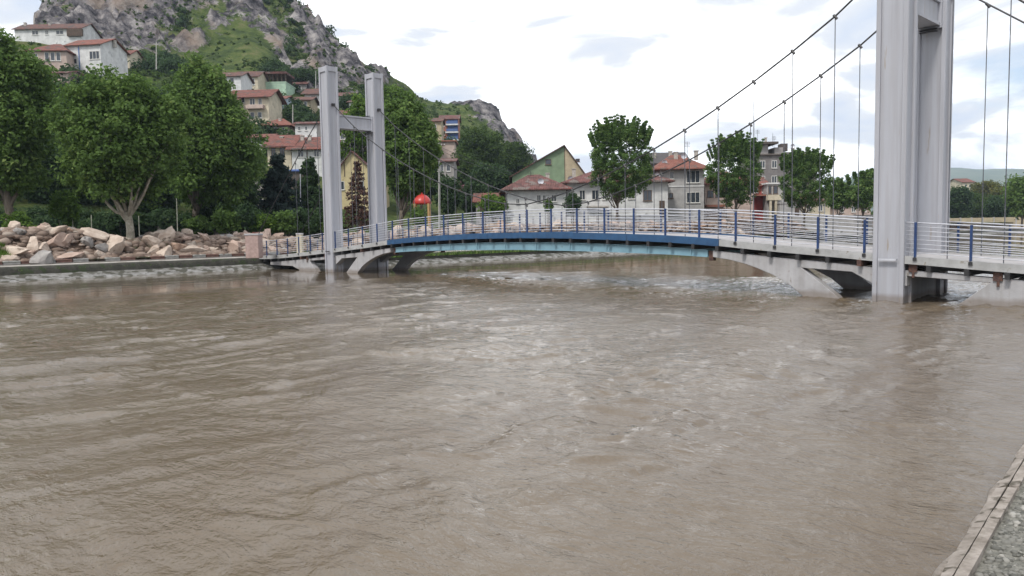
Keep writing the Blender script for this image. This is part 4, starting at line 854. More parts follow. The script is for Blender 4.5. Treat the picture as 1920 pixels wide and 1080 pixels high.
class House:
    def __init__(s, name, label, box, Y=None, D=8., yaw=0., cat='house', group=None, wall='white', roof='gable_x', rise=30, tile=None, ov=.5, ridge=.5, base_drop=3.5, shadow=None, walltop=None):
        x0, x1, ye, yb = box
        if Y is None: Y = hit((x0+x1)/2, yb)[1]
        s.Y = Y; s.x0, s.x1, s.ye, s.yb = box; c = at((x0+x1)/2, yb, Y); s.W = (x1-x0)/F*Y; s.H = (yb-ye)/F*Y; s.D = D; s.c = c; s.yaw = yaw
        s.base = c.z; s.root = empty(name, (c.x, Y, c.z), label, cat, group); s.ca, s.sa = math.cos(yaw), math.sin(yaw)
        W, H = s.W, s.H; r = rise/F*Y; s.r = r; W2 = W/2
        m = MB(); s.hx(m, -W2, W2, 0, D, -base_drop, H)
        rm = MB(); th = .16; tile = tile or T_RED
        xr = -W2+W*ridge
        if roof == 'gable_x':
            yr = D*ridge
            s.poly(m, [(-W2, 0, H), (-W2, yr, H+r), (-W2, D, H)], (.001, 0)); s.poly(m, [(W2, 0, H), (W2, yr, H+r), (W2, D, H)], (.001, 0))
            sl1 = r/yr; sl2 = r/(D-yr)
            sec = [(-ov, H-ov*sl1), (yr, H+r), (D+ov, H-ov*sl2)]
            s.ext(rm, [(y, z+th) for y, z in sec]+[(y, z+.01) for y, z in sec[::-1]], -W2-ov, W2+ov, 'x')
        elif roof == 'gable_y':
            s.poly(m, [(-W2, 0, H), (xr, 0, H+r), (W2, 0, H)], (0, .001)); s.poly(m, [(-W2, D, H), (xr, D, H+r), (W2, D, H)], (0, .001))
            s1 = r/(xr+W2); s2 = r/(W2-xr)
            sec = [(-W2-ov, H-ov*s1), (xr, H+r), (W2+ov, H-ov*s2)]
            s.ext(rm, [(x, z+th) for x, z in sec]+[(x, z+.01) for x, z in sec[::-1]], -ov, D+ov, 'y')
        elif roof == 'hip':
            k = min(W2*.8, D*.5); e = [(-W2-ov, -ov), (W2+ov, -ov), (W2+ov, D+ov), (-W2-ov, D+ov)]
            P = [s.T(x, y, H-.12) for x, y in e]+[s.T(x, y, H+.06) for x, y in e]+[s.T(-W2+k, D/2, H+r), s.T(W2-k, D/2, H+r)]
            i = len(rm.v); rm.v += [tuple(p) for p in P]
            rm.f += [(i, i+3, i+2, i+1)]+[(i+q, i+(q+1) % 4, i+4+(q+1) % 4, i+4+q) for q in range(4)]+[(i+4, i+5, i+9, i+8), (i+5, i+6, i+9), (i+6, i+7, i+8, i+9), (i+7, i+4, i+8)]
        elif roof == 'shed':
            s.ext(rm, [(-ov, H+.02), (D+ov, H+r), (D+ov, H+r+th), (-ov, H+.02+th)], -W2-ov, W2+ov, 'x')
            s.ext(m, [(0, H-.01), (D, H-.01), (D, H+r*.9)], -W2, W2, 'x')
        elif roof == 'flat':
            s.hx(rm, -W2-ov, W2+ov, -ov, D+ov, H, H+.25)
        s.wall = m.build('wall', PL[wall], s.root)
        s.roof = rm.build('roof', tile, s.root)
    def T(s, x, y, z): return (s.c.x+x*s.ca-y*s.sa, s.c.y+x*s.sa+y*s.ca, s.base+z)
    def hx(s, m, x0, x1, y0, y1, z0, z1): m.hexa([s.T(x, y, z) for z in (z0, z1) for x, y in ((x0, y0), (x1, y0), (x1, y1), (x0, y1))])
    def poly(s, m, pts, th=None):
        i = len(m.v); m.v += [s.T(*p) for p in pts]; m.f.append(tuple(range(i, i+len(pts))))
    def ext(s, m, sec, p0, p1, ax):
        n = len(sec); i = len(m.v)
        for p in (p0, p1):
            for q, z in sec: m.v.append(s.T(p, q, z) if ax == 'x' else s.T(q, p, z))
        m.f += [tuple(range(i, i+n)), tuple(range(i+2*n-1, i+n-1, -1))]+[(i+k, i+(k+1) % n, i+n+(k+1) % n, i+n+k) for k in range(n)]
    def px(s, x, y): return ((x-(s.x0+s.x1)/2)/F*s.Y, (s.yb-y)/F*s.Y)
    def win(s, x0, x1, y0, y1, frame=None, bars=1, name='window', pane=None, face=0):
        (u0, v1), (u1, v0) = s.px(x0, y0), s.px(x1, y1); fr = frame or M_FRAME; t = .07 if s.Y < 140 else .09; y = 0
        m = MB()
        s.hx(m, u0, u1, -.06, -.002, v0, v0+t); s.hx(m, u0, u1, -.06, -.002, v1-t, v1); s.hx(m, u0, u0+t, -.06, -.002, v0+t, v1-t); s.hx(m, u1-t, u1, -.06, -.002, v0+t, v1-t)
        for k in range(bars): q = u0+(u1-u0)*(k+1)/(bars+1); s.hx(m, q-t/2.4, q+t/2.4, -.055, -.003, v0+t, v1-t)
        s.hx(m, u0-.06, u1+.06, -.14, -.003, v0-.07, v0-.002)
        w = m.build(name, fr, s.root)
        m = MB(); s.hx(m, u0+t*.9, u1-t*.9, -.02, -.001, v0+t*.9, v1-t*.9); m.build('pane', pane or M_GLASS, w)
    def rowwin(s, xs, y0, y1, **k):
        for a, b in xs: s.win(a, b, y0, y1, **k)
    def door(s, x0, x1, y0, m_=None):
        (u0, v1), (u1, _) = s.px(x0, y0), s.px(x1, y0); m = MB(); s.hx(m, u0, u1, -.05, -.002, 0, v1); m.build('door', m_ or M_WOOD, s.root)
    def part(s, name, x0, x1, y0, y1, d0, d1, m_):        # a box given by its outline in the photograph and its depth range
        (u0, v1), (u1, v0) = s.px(x0, y0), s.px(x1, y1); m = MB(); s.hx(m, u0, u1, d0, d1, v0, v1); return m.build(name, m_, s.root)
    def chim(s, x, y0, d, h=1.3, w=.5):
        u, v = s.px(x, y0); m = MB(); s.hx(m, u-w/2, u+w/2, d, d+w, v-h, v); s.hx(m, u-w/2-.08, u+w/2+.08, d-.08, d+w+.08, v+.002, v+.12)
        m.build('chimney', M_CHIM, s.roof)
    def aerial(s, x, y0, d):
        u, v = s.px(x, y0); m = MB(); m.tube([s.T(u, d, v-3), s.T(u, d, v)], .03, 5)
        for k in range(4): m.tube([s.T(u-.45, d-.1, v-.12-.2*k), s.T(u+.45, d+.1, v-.12-.2*k)], .02, 4)
        m.build('aerial', M_DARK, s.roof)
    def dish(s, x, y0, d):
        u, v = s.px(x, y0); m = MB(); n = 12; c = Vector(s.T(u, d, v)); i = len(m.v)
        for rr, dy in ((.04, .12), (.25, .07), (.42, -.06)): m.v += [(c.x+rr*math.cos(2*math.pi*j/n), c.y+dy, c.z+rr*math.sin(2*math.pi*j/n)) for j in range(n)]
        for k in range(2): m.f += [(k*n+j, k*n+(j+1) % n, (k+1)*n+(j+1) % n, (k+1)*n+j) for j in range(n)]
        m.tube([s.T(u, d+.15, v-1.4), s.T(u, d+.15, v)], .035, 5); m.build('satellite_dish', M_RAIL, s.roof)
    def side(s, rows, m_=None):                            # windows on the right and left walls
        for sx in (-1, 1):
            for z in rows:
                for q in (.3, .7):
                    m = MB(); x = sx*s.W/2; a0, a1 = (x+.002, x+.05) if sx > 0 else (x-.05, x-.002)
                    s.hx(m, a0, a1, s.D*q-.5, s.D*q+.5, z, z+1.2); w = m.build('window', M_FRAME, s.root)
                    m = MB(); b0, b1 = (a1+.001, a1+.01) if sx > 0 else (a0-.01, a0-.001); s.hx(m, b0, b1, s.D*q-.42, s.D*q+.42, z+.08, z+1.12); m.build('pane', M_GLASS, w)
HG = 'houses on the slope of the hill'
# upper left group
h = House('hill_house', 'long brown roofed house highest up at the far left, below the crag', (30, 152, 55, 84), D=9, wall='white', roof='gable_x', rise=16, tile=T_BRN, group=HG); h.rowwin([(62, 74), (86, 92), (106, 120)], 58, 66, bars=1); h.part('open_shed', 128, 156, 57, 70, -.6, -.01, M_WOOD); h.chim(82, 40, 3); h.chim(36, 38, 3)
h = House('hill_house', 'white house with a blue tinted window and long sloping red roof at upper left', (124, 192, 86, 134), D=9, yaw=-.12, wall='white', roof='gable_x', rise=18, tile=T_ORG, group=HG); h.win(170, 190, 98, 113, bars=2); h.win(135, 145, 110, 120, bars=0); h.part('drainpipe', 149, 150.5, 88, 132, -.12, -.01, mat('blue_pipe', (.10, .16, .35))); h.chim(196, 72, 4)
h = House('hill_house', 'cream house with a row of white windows under a reddish roof at the far left', (58, 124, 97, 136), D=9, yaw=.1, wall='pink', roof='hip', rise=22, tile=T_RED, group=HG); h.rowwin([(86, 94), (96, 104), (106, 114)], 99, 115, bars=0); h.win(64, 74, 102, 114)
h = House('hill_house', 'small low house with brown roof to the right of the long sloping red roof', (192, 244, 104, 126), D=6, yaw=-.1, wall='cream', roof='gable_x', rise=12, tile=T_RED, group=HG); h.win(206, 214, 110, 118, bars=0); h.win(226, 234, 110, 118, bars=0)
h = House('hill_house', 'pinkish house peeping over the crown of the forked plane tree', (100, 128, 138, 170), D=6, wall='pink', roof='gable_x', rise=8, tile=T_OLD, group=HG)
# middle group on the slope
h = House('hill_house', 'white house with dark red roof at the left of the upper middle row', (392, 452, 144, 176), D=8, wall='white', roof='gable_x', rise=12, tile=T_BRN, group=HG); h.rowwin([(396, 402), (408, 414), (432, 440)], 147, 158, bars=0); h.chim(428, 139, 1)
h = House('hill_house', 'cream house with wide windows in the upper middle row', (440, 484, 144, 168), D=8, wall='cream', roof='gable_x', rise=14, tile=T_BRN, group=HG); h.rowwin([(443, 452), (456, 464), (470, 478)], 148, 160, bars=1)
h = House('hill_house', 'pale mint green house with an unfinished open upper storey', (476, 536, 156, 174), D=9, wall='mint', roof='flat', rise=5, tile=PL['mint'], ov=.1, group=HG)
h.win(481, 489, 158, 168, bars=0)
for x in (496, 504, 512, 520, 528, 535): h.part('post', x-.7, x+.7, 140, 155.5, .4, .7, M_WOOD)
for x in (496, 535): h.part('post', x-.7, x+.7, 140, 155.5, 6.4, 6.7, M_WOOD)
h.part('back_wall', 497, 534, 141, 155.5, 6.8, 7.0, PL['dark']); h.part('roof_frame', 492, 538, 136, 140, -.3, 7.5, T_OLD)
h = House('hill_house', 'cream house with a balcony under the long narrow red roof in the middle row', (432, 505, 182, 232), D=8, yaw=-.05, wall='cream', roof='gable_x', rise=17, tile=T_RED, group=HG, ov=.9); h.rowwin([(443, 450), (455, 461)], 183, 194, bars=0); h.rowwin([(470, 480), (486, 493)], 186, 198, bars=1); h.part('balcony', 466, 498, 199, 206, -1.2, -.01, PL['pink']); h.win(446, 453, 204, 214, bars=0); h.rowwin([(470, 478), (484, 492)], 211, 222, bars=0)
h = House('hill_house', 'light blue walled house to the right of the cream balcony house', (494, 534, 186, 208), D=7, wall='bluewhite', roof='gable_x', rise=9, tile=T_RED, group=HG, ov=.7); h.rowwin([(498, 504), (508, 515), (520, 527)], 189, 199, bars=0)
h = House('hill_house', 'tan house at the right end of the long roof row beside the pylon', (536, 582, 188, 206), D=7, wall='tan', roof='gable_x', rise=9, tile=T_BRN, group=HG, ov=.7); h.rowwin([(541, 547), (556, 562), (570, 576)], 191, 200, bars=0)
h = House('hill_house', 'small white house just above the wide red double roof', (554, 594, 233, 252), Y=142, D=6, wall='white', roof='gable_x', rise=7, tile=T_OLD, group=HG, ov=.5); h.rowwin([(559, 564), (572, 577)], 237, 245, bars=0)
h = House('hill_house', 'grey house with old roof in the gap above the mint green house', (540, 574, 158, 174), D=6, wall='stone', roof='gable_x', rise=8, tile=T_OLD, group=HG, ov=.5); h.rowwin([(545, 550), (560, 565)], 161, 169, bars=0)
h = House('hill_house', 'pinkish house partly behind the pointed tree under the first white house', (404, 444, 190, 230), D=7, wall='pink', roof='gable_x', rise=10, tile=T_BRN, group=HG, ov=.5); h.rowwin([(410, 417), (426, 433)], 194, 205, bars=0)
h = House('hill_house', 'low white house with brown roof between the third row and the double house', (470, 506, 258, 284), Y=140, D=7, wall='white', roof='gable_x', rise=9, tile=T_RED, group=HG, ov=.6); h.rowwin([(486, 492), (497, 502)], 262, 272, bars=0)
h = House('hill_house', 'brick coloured house on the slope right of the back left pylon', (770, 800, 232, 262), D=7, wall='brick', roof='gable_x', rise=8, tile=T_OLD, group=HG, ov=.5); h.rowwin([(776, 782), (788, 794)], 238, 247, bars=0)
h = House('hill_house', 'small house with bright reddish hipped roof and pinkish wall in the third row', (494, 541, 236, 256), D=8, wall='pink', roof='hip', rise=18, tile=T_ORG, group=HG, ov=.8); h.rowwin([(504, 510), (515, 521), (529, 534)], 239, 249, bars=0); h.chim(520, 221, 2)
h = House('hill_house', 'cream walled left half of the long double house under a wide red roof', (503, 547, 274, 320), Y=128, D=9, wall='cream', roof='gable_x', rise=24, tile=T_RED, group=HG, ov=.8); h.rowwin([(510, 518), (526, 535)], 278, 294, bars=1, frame=M_FRB); h.chim(520, 254, 3)
h = House('hill_house', 'white walled right half of the long double house partly hidden by the front left pylon', (549, 625, 278, 330), Y=127, D=9, wall='white', roof='gable_x', rise=24, tile=T_RED, group=HG, ov=.8); h.rowwin([(560, 571), (590, 600)], 279, 295, bars=1); h.part('drainpipe', 577, 578.4, 279, 328, -.12, -.01, M_FRB); h.chim(560, 252, 3); h.chim(574, 252, 3); h.win(606, 616, 280, 294)
tp = House('lean_to_shed', 'lean to shed with a blue tarpaulin roof below the long double house', (541, 572, 322, 342), Y=112, D=4, wall='dark', roof='shed', rise=7, tile=mat('blue_tarp', (.06, .12, .32), (.04, .07, .2), .5, 3), cat='shed', ov=.3)
h = House('hill_house', 'grey white gabled house left of the top of the front pylon', (572, 610, 176, 200), D=8, wall='white', roof='gable_x', rise=13, tile=T_BRN, group=HG, ov=.8); h.win(584, 592, 180, 190)
h = House('hill_house', 'pale green walled small house seen between the two left pylons at the top', (634, 662, 180, 198), D=7, wall='mint', roof='gable_x', rise=9, tile=T_OLD, group=HG); h.win(640, 647, 184, 192, bars=0)
h = House('hill_house', 'small white house with a low brown roof just left of the back left pylon', (655, 688, 192, 208), Y=168, D=7, wall='white', roof='gable_x', rise=7, tile=T_BRN, group=HG); h.win(664, 671, 195, 203, bars=0)
h = House('hill_house', 'house with a dark red roof directly above the left crossbeam', (632, 672, 216, 238), Y=140, D=8, wall='pink', roof='gable_x', rise=13, tile=T_RED, group=HG)
h = House('hill_house', 'grey house seen under the left crossbeam', (634, 655, 246, 290), Y=130, D=6, wall='grey', roof='flat', rise=4, tile=PL['stone'], group=HG); h.win(639, 648, 252, 262, bars=0)
h = House('gable_house', 'yellowish gable house standing behind the two left pylons', (628, 712, 332, 408), Y=108, D=9, wall='yellow', roof='gable_y', rise=46, tile=T_OLD, ridge=.42, ov=.4, base_drop=1); h.rowwin([(640, 648), (676, 684)], 340, 356, bars=0); 
for x in (640, 649, 668): h.part('wall_post', x-.6, x+.6, 305 if x != 640 else 322, 332, -.08, -.01, M_WOOD)
h = House('balcony_house', 'tall house with red upper wall and blue balconies on the right hill shoulder', (826, 860, 224, 268), D=7, wall='brick', roof='gable_x', rise=9, tile=T_OLD, group=HG)
for y in (234, 248, 262): h.part('balcony', 836, 860, y, y+2.5, -1.3, -.01, PL['white']); h.part('balcony_rail', 838, 859, y-5, y-.5, -1.25, -1.1, PL['blue'])
h.part('blue_wall', 840, 859, 226, 262, -.10, -.01, PL['blue']); h.rowwin([(829, 834)], 230, 238, bars=0); h.rowwin([(829, 834)], 246, 254, bars=0); h.rowwin([(844, 850), (852, 857)], 237, 246, bars=0)
h = House('hill_house', 'whitish low house to the left of the blue balcony house', (806, 828, 228, 262), Y=185, D=6, wall='tan', roof='gable_x', rise=8, tile=T_BRN, group=HG); h.win(812, 819, 234, 243, bars=0)
h = House('hill_house', 'reddish brown walled house below the blue balconies', (816, 852, 266, 284), Y=172, D=6, wall='pink', roof='flat', rise=3, tile=PL['brick'], group=HG)
h = House('stone_house', 'grey plastered house right of the concrete pole', (820, 852, 304, 372), Y=135, D=8, wall='stone', roof='gable_x', rise=8, tile=T_OLD); h.win(823, 833, 308, 322); h.win(838, 846, 310, 322, bars=0)
h = House('low_shed', 'low shed with red tiled roof and a black opening left of the white house', (893, 946, 378, 408), Y=112, D=7, wall='stone', roof='gable_x', rise=16, tile=T_RED, cat='shed', base_drop=1); h.part('opening', 922, 943, 380, 402, -.05, -.004, M_DARK); h.door(900, 910, 384)  # opening: dark sheet on the solid wall, standing for the shaded inside
h = House('gable_barn', 'green and tan gable fronted building with a small dark window', (962, 1098, 330, 408), Y=128, D=16, wall='green', roof='gable_y', rise=54, tile=T_BRN, ridge=.715, ov=.5, cat='barn', base_drop=1)
h.win(1024, 1035, 300, 310, bars=0, frame=M_FRB)
m = MB(); xr = (1060-1030)/F*128; q0 = h.px(1060, 330); q1 = h.px(1097.5, 330); n_ = [(q0[0], q0[1]), (q0[0], q0[1]+52/F*128), (q1[0], q1[1]+.05)]
i = 0; m.v = [h.T(u, -.03, v) for u, v in n_]+[h.T(u, -.004, v) for u, v in n_]; m.f = [(0, 2, 1), (3, 4, 5), (0, 1, 4, 3), (1, 2, 5, 4), (2, 0, 3, 5)]; m.build('tan_gable', PL['tan'], h.root)
h.part('tan_wall', 1060, 1097.5, 330.1, 380, -.03, -.004, PL['tan']); h.win(1080, 1088, 300, 306, bars=0, frame=M_FRB); h.part('trim', 1059.4, 1060.6, 275, 380, -.06, -.031, M_FRB)
h = House('long_house', 'long white house with a big rusty red hipped roof left of the largest street tree', (952, 1062, 356, 412), Y=106, D=9, yaw=.04, wall='white', roof='hip', rise=32, tile=T_OLD, ov=.9, base_drop=.5); h.rowwin([(1007, 1015), (1018, 1024), (1034, 1044)], 366, 379, bars=1, frame=M_FRAME); h.win(968, 975, 372, 382); h.chim(1034, 322, 5); h.side([1.4])
h.aerial(1000, 318, 4); h.dish(1016, 340, 1)
h = House('main_house', 'white house with red roof behind the largest street tree', (1064, 1252, 342, 412), Y=110, D=10, wall='white', roof='hip', rise=30, tile=T_OLD, ov=.9, base_drop=.5); h.rowwin([(1087, 1098), (1110, 1124), (1130, 1138)], 356, 374, bars=1); h.win(1206, 1222, 358, 378, bars=1, frame=M_FRB); h.rowwin([(1150, 1162), (1178, 1190)], 358, 374); h.door(1236, 1246, 378); h.part('canopy', 1100, 1140, 386, 389, -1.6, -.01, M_CHIM); h.chim(1083, 312, 5); h.side([1.4])
h.aerial(1180, 292, 4); h.dish(1236, 330, 1.5); h.dish(1072, 334, 1)
h = House('two_storey_house', 'grey two storey house with a bright red hipped roof', (1238, 1320, 318, 412), Y=115, D=10, wall='grey', roof='hip', rise=32, tile=T_ORG, ov=.9, base_drop=.5); h.rowwin([(1287, 1312)], 321, 344, bars=2); h.rowwin([(1287, 1312)], 361, 381, bars=2, frame=M_FRAME); h.win(1256, 1264, 322, 336); h.win(1254, 1262, 362, 372, bars=0, frame=M_FRB); h.chim(1276, 284, 3); h.chim(1315, 282, 3); h.part('floor_band', 1238, 1320, 349, 351, -.08, -.003, PL['white']); h.side([1.4, 4.2])
h.aerial(1300, 262, 4); h.dish(1250, 304, 1.5); h.dish(1288, 292, 2)
h = House('balcony_house', 'house with a long brown framed balcony between the grey house and its street tree', (1322, 1412, 346, 412), Y=119, D=9, wall='pink', roof='hip', rise=28, tile=T_RED, ov=.6, base_drop=.5); h.part('balcony', 1320, 1356, 384, 388, -1.6, -.01, PL['brick']); h.part('balcony_rail', 1320, 1356, 372, 383.9, -1.6, -1.45, PL['pink']); h.rowwin([(1326, 1338), (1341, 1354)], 357, 371, bars=1, frame=M_FRB, name='window'); h.win(1386, 1398, 358, 376); h.part('upper_room', 1338, 1366, 330, 346, .5, 4, PL['red'])
h.aerial(1352, 306, 4); h.dish(1340, 322, 1)
h = House('dark_roof_house', 'dark roofed house rising behind the bright red hipped roof', (1226, 1290, 306, 400), Y=132, D=10, wall='dark', roof='gable_x', rise=22, tile=mat('dark_sheet', (.07, .06, .06), (.04, .035, .035), .7, 3), ov=.6, base_drop=1); h.chim(1232, 286, 2, 1.6); h.chim(1262, 284, 2)
h = House('tall_building', 'tall unfinished grey building with a ragged dark roof terrace behind the street trees', (1416, 1530, 292, 412), Y=150, D=12, wall='darkgrey', roof='gable_x', rise=9, tile=PL['dark'], ov=.4, base_drop=1, cat='building')
h.rowwin([(1424, 1434), (1446, 1456), (1476, 1486)], 302, 316, bars=1); h.rowwin([(1424, 1434), (1446, 1456), (1476, 1486)], 330, 344, bars=1); h.part('roof_room', 1420, 1446, 270, 288, 2, 7, PL['stone']); h.part('roof_slab', 1416, 1462, 266, 270, 1, 8, PL['dark']); h.part('water_tank', 1474, 1486, 268, 282, 3, 5, PL['dark']); h.chim(1448, 256, 4, 2.6, .35); h.chim(1500, 276, 4)
h.aerial(1432, 240, 4); h.aerial(1470, 250, 6); h.dish(1492, 274, 2); h.dish(1426, 262, 3); h.part('shed_wall', 1458, 1474, 276, 288, 2, 6, PL['stone'])
h = House('red_house', 'narrow red walled annex under a small red roof below the tall grey building', (1410, 1438, 348, 412), Y=126, D=7, wall='red', roof='gable_x', rise=16, tile=T_RED, ov=.5, base_drop=.5); h.rowwin([(1414, 1421), (1428, 1434)], 352, 362, bars=0); h.part('awning', 1406, 1452, 366, 368.5, -1.8, -.01, PL['brick'])
h = House('bay_house', 'small whitish bay house on a cream column to the right of the red annex', (1438, 1470, 346, 412), Y=124, D=7, wall='grey', roof='flat', rise=3, tile=PL['white'], ov=.25, base_drop=.5); h.rowwin([(1440, 1446), (1449, 1458)], 349, 364, bars=0, frame=M_FRB); h.part('bay', 1436, 1460, 366, 376, -1.1, -.01, PL['cream']); h.part('column', 1439, 1443, 376.1, 411, -1, -.7, PL['cream']); h.part('column', 1449, 1453, 376.1, 411, -1, -.7, PL['cream'])
h = House('garage', 'low grey blue garage wall between the bay house and the ragged street tree', (1462, 1502, 382, 412), Y=122, D=6, wall='grey', roof='flat', rise=3, tile=PL['grey'], ov=.1, cat='garage', base_drop=.5); h.door(1490, 1498, 390)
h = House('low_house', 'low white house with wide red roof glimpsed between the two rightmost street trees', (1500, 1556, 376, 412), Y=134, D=8, wall='cream', roof='gable_x', rise=13, tile=T_RED, ov=.6, base_drop=.5); h.rowwin([(1512, 1520), (1534, 1542)], 384, 396)
h = House('low_house', 'low pinkish house with old roof behind the rightmost street trees', (1562, 1632, 380, 412), Y=140, D=8, wall='pink', roof='gable_x', rise=14, tile=T_OLD, ov=.6, base_drop=.5); h.rowwin([(1574, 1582), (1596, 1604), (1616, 1624)], 387, 398)
h = House('far_house', 'cream far house with red roof at the right, above the far trees', (1804, 1826, 342, 372), Y=320, D=12, wall='cream', roof='gable_x', rise=8, tile=T_RED, base_drop=14, group='far houses at the right'); h.rowwin([(1808, 1812), (1816, 1820)], 346, 352, bars=0)
h = House('far_house', 'brown roofed far house near the right edge of the picture', (1850, 1884, 353, 372), Y=340, D=12, wall='white', roof='gable_x', rise=6, tile=T_BRN, base_drop=14, group='far houses at the right'); h.rowwin([(1856, 1860), (1868, 1872)], 356, 361, bars=0)
# garden walls of the town, seen between the houses and the rocks
def wallseg(name, label, x0, x1, yt, Y, m_, th=.3, cat='wall'):
    p, q = at(x0, 440, Y), at(x1, 440, Y); zt = zof((x0+x1)/2, yt, Y); r = empty(name, ((p.x+q.x)/2, Y, 1.1), label, cat)
    n = max(1, int((q.x-p.x)/2.6))
    for k in range(n):
        a, b = p.x+(q.x-p.x)*k/n, p.x+(q.x-p.x)*(k+1)/n; MB().box(((a+b)/2, Y+th/2, (.9+zt)/2), (b-a-.03, th, zt-.9)).build('panel', m_, r)
        MB().box((a, Y+th/2, (.9+zt)/2+.06), (.25, th+.12, zt-.78)).build('pillar', M_CONC, r)
wallseg('garden_wall', 'pale garden wall along the road in front of the white houses', 960, 1240, 406, 101, PL['white'])
wallseg('garden_wall', 'grey low wall behind the street trees to the right', 1470, 1636, 404, 119, PL['grey'])
wallseg('garden_wall', 'low dark wall behind the bushes left of the bridge', 30, 480, 425, 76, PL['stone'])
wallseg('garden_wall', 'pale wall far behind the right hangers', 1780, 1925, 408, 190, PL['tan'])
rw = empty('retaining_wall', at(440, 390, 100), 'rough grey stone retaining slope between the pointed tree and the conifer', 'wall')
m = MB(); rs = random.Random(4)
for i in range(9):
    for j in range(6):
        x = 418+i*11+rs.uniform(-2, 2); y = 345+j*11; p = at(x, y, 98+rs.uniform(-.25, .25)+(5-j)*.6); MB().box((p.x, p.y, p.z), (.80*rs.uniform(.8, 1.05), .8, .72*rs.uniform(.8, 1)), rs.uniform(-.1, .1)).build('stone', PL['stone'], rw, bevel=.06)
r_ = np.random.default_rng(15); n = 1500; px_ = r_.uniform(1440, 2150, n); Yw = 270+240*r_.random(n); xw = np.array([at(p, 430, q).x for p, q in zip(px_, Yw)])
hw = 6.0+2.0*fbm(xw*.03, Yw*.03, 3, 88)
V, Fq, T = leaves(np.stack([xw, Yw, 1.2+hw*r_.random(n)**.7], 1), 1.6+1.6*r_.random(n), 46, .55, 16)
setp(npmesh('far_wood', V, Fq, LEAF['hill'], attrs=[('tint', 'FACE', T)]), 'low green wood along the horizon behind the far trees at the right', 'wood', kind='stuff')
# ------------------------------------------------------------------ poles, cables, posts
def pole(name, label, x, yt, yb, Y, r, m_=None, arms=0, base=None):
    p = at(x, yb, Y); q = at(x, yt, Y); bz = base if base is not None else p.z; root = empty(name, (p.x, Y, bz), label, 'pole')
    MB().tube([(p.x, Y, bz-.3), (q.x, Y, q.z)], [r, r*.6], 8).build('shaft', m_ or M_GREYP, root)
    for k in range(arms): MB().box((q.x, Y, q.z-.35-.6*k), (1.5, .1, .1)).build('crossarm', M_WOOD, root); [MB().tube([(q.x+d, Y, q.z-.3-.6*k), (q.x+d, Y, q.z-.1-.6*k)], .045, 6).build('insulator', M_FRAME, root) for d in (-.65, -.3, .3, .65)]
    return root
pole('utility_pole', 'tall pale concrete pole beside the tree by the left tower', 823, 268, 405, 96, .16, arms=1, base=1.2)
pole('utility_pole', 'thin pole standing alone on the green slope above the forked plane tree', 293, 78, 128, 188, .16)
pole('utility_pole', 'pole among the hillside houses left of the front pylon', 549, 196, 250, 160, .13)
pole('utility_pole', 'slim pole at the top of the front left pylon', 592, 133, 170, 205, .12)
pole('lamp_post', 'slim grey lamp post in the dark conifers left of the pylon', 563, 326, 430, 80, .07, M_RAIL, base=1.2)
pole('lamp_post', 'thin lamp post in front of the grey two storey house', 1362, 330, 410, 104, .06, M_DARK, base=1.2)
pole('lamp_post', 'white stub lamp post by the small street trees', 1546, 383, 412, 112, .08, M_RAIL, base=1.2)
pole('antenna_mast', 'antenna mast on the tall grey building', 1449, 250, 272, 155, .05, M_DARK)
for x, yt, yb, Y in ((171, 403, 436, 62), (331, 372, 410, 68), (260, 404, 430, 66), (136, 408, 430, 66)):
    pole('garden_stake', {171: 'pale garden stake left of the forked trunk', 331: 'pale stake right of the forked trunk under the tree', 260: 'thin stake immediately behind the forked trunk', 136: 'thin stake beneath the bright young bush'}[x], x, yt, yb, Y, .045, mat('stake', (.45, .46, .38), (.3, .3, .25), .9), base=1.3)
def wire(label, pts, Y0, Y1, sag=6, r=.022, group='overhead wires'):
    (x0, y0), (x1, y1) = pts; P = []
    for k in range(15):
        f = k/14; P.append(at(x0+(x1-x0)*f, y0+(y1-y0)*f+sag*4*f*(1-f), Y0+(Y1-Y0)*f))
    o = MB().tube(P, r, 5).build('overhead_wire', M_CABLE, None); setp(o, label, 'wire', group)
wire('overhead wire from the concrete pole to the green gable, upper one', ((823, 274), (962, 322)), 96, 126, 5)
wire('overhead wire from the concrete pole to the green gable, lower one', ((823, 280), (962, 328)), 96, 126, 6)
wire('overhead wire crossing the pointed tree toward the concrete pole, upper one', ((300, 258), (823, 272)), 66, 96, 10, .015)
wire('overhead wire crossing the pointed tree toward the concrete pole, lower one', ((300, 268), (823, 276)), 66, 96, 11, .015)
# pinkish concrete post and cream pillar at the bridge end
def blockpost(name, label, x0, x1, yt, Y, m_, ztb=1.0):
    p, q = at(x0, 460, Y), at(x1, 460, Y); zt = zof((x0+x1)/2, yt, Y); w = q.x-p.x
    r = empty(name, ((p.x+q.x)/2, Y, ztb), label, 'post')
    MB().box((r.location.x, Y, (ztb+zt)/2-.1), (w, w, zt-ztb)).build('shaft', m_, r, bevel=.04); MB().box((r.location.x, Y, zt-.1), (w*1.08, w*1.08, .12)).build('cap', M_CONC, r, bevel=.02)
blockpost('concrete_post', 'squat pinkish concrete post among the boulders left of the bridge end', 464, 489, 437, 56.5, mat('pink_concrete', (.40, .29, .26), (.28, .20, .18), .9, 4, .01, 30))
blockpost('gate_pillar', 'cream gate pillar behind the railing at the left bridge end', 557, 568, 436, 59, PL['cream'])
# brick heap by the post
V, Fc, T = pebbles(380, lambda r, n: 49.5+3*r.random(n), lambda r, n: 1.2+2.6*r.random(n), lambda a, b: 1.2+1.5*np.exp(-((a-51)/1.3)**2-((b-2.3)/1.2)**2), .10, .34, 8)
setp(npmesh('brick_rubble', V, Fc, leafmat('brick_rubble', (.20, .06, .045), (.34, .13, .10), (.42, .30, .26)), attrs=[('tint', 'POINT', T)]), 'heap of dark red brick rubble right of the pinkish concrete post', 'rubble', kind='stuff')
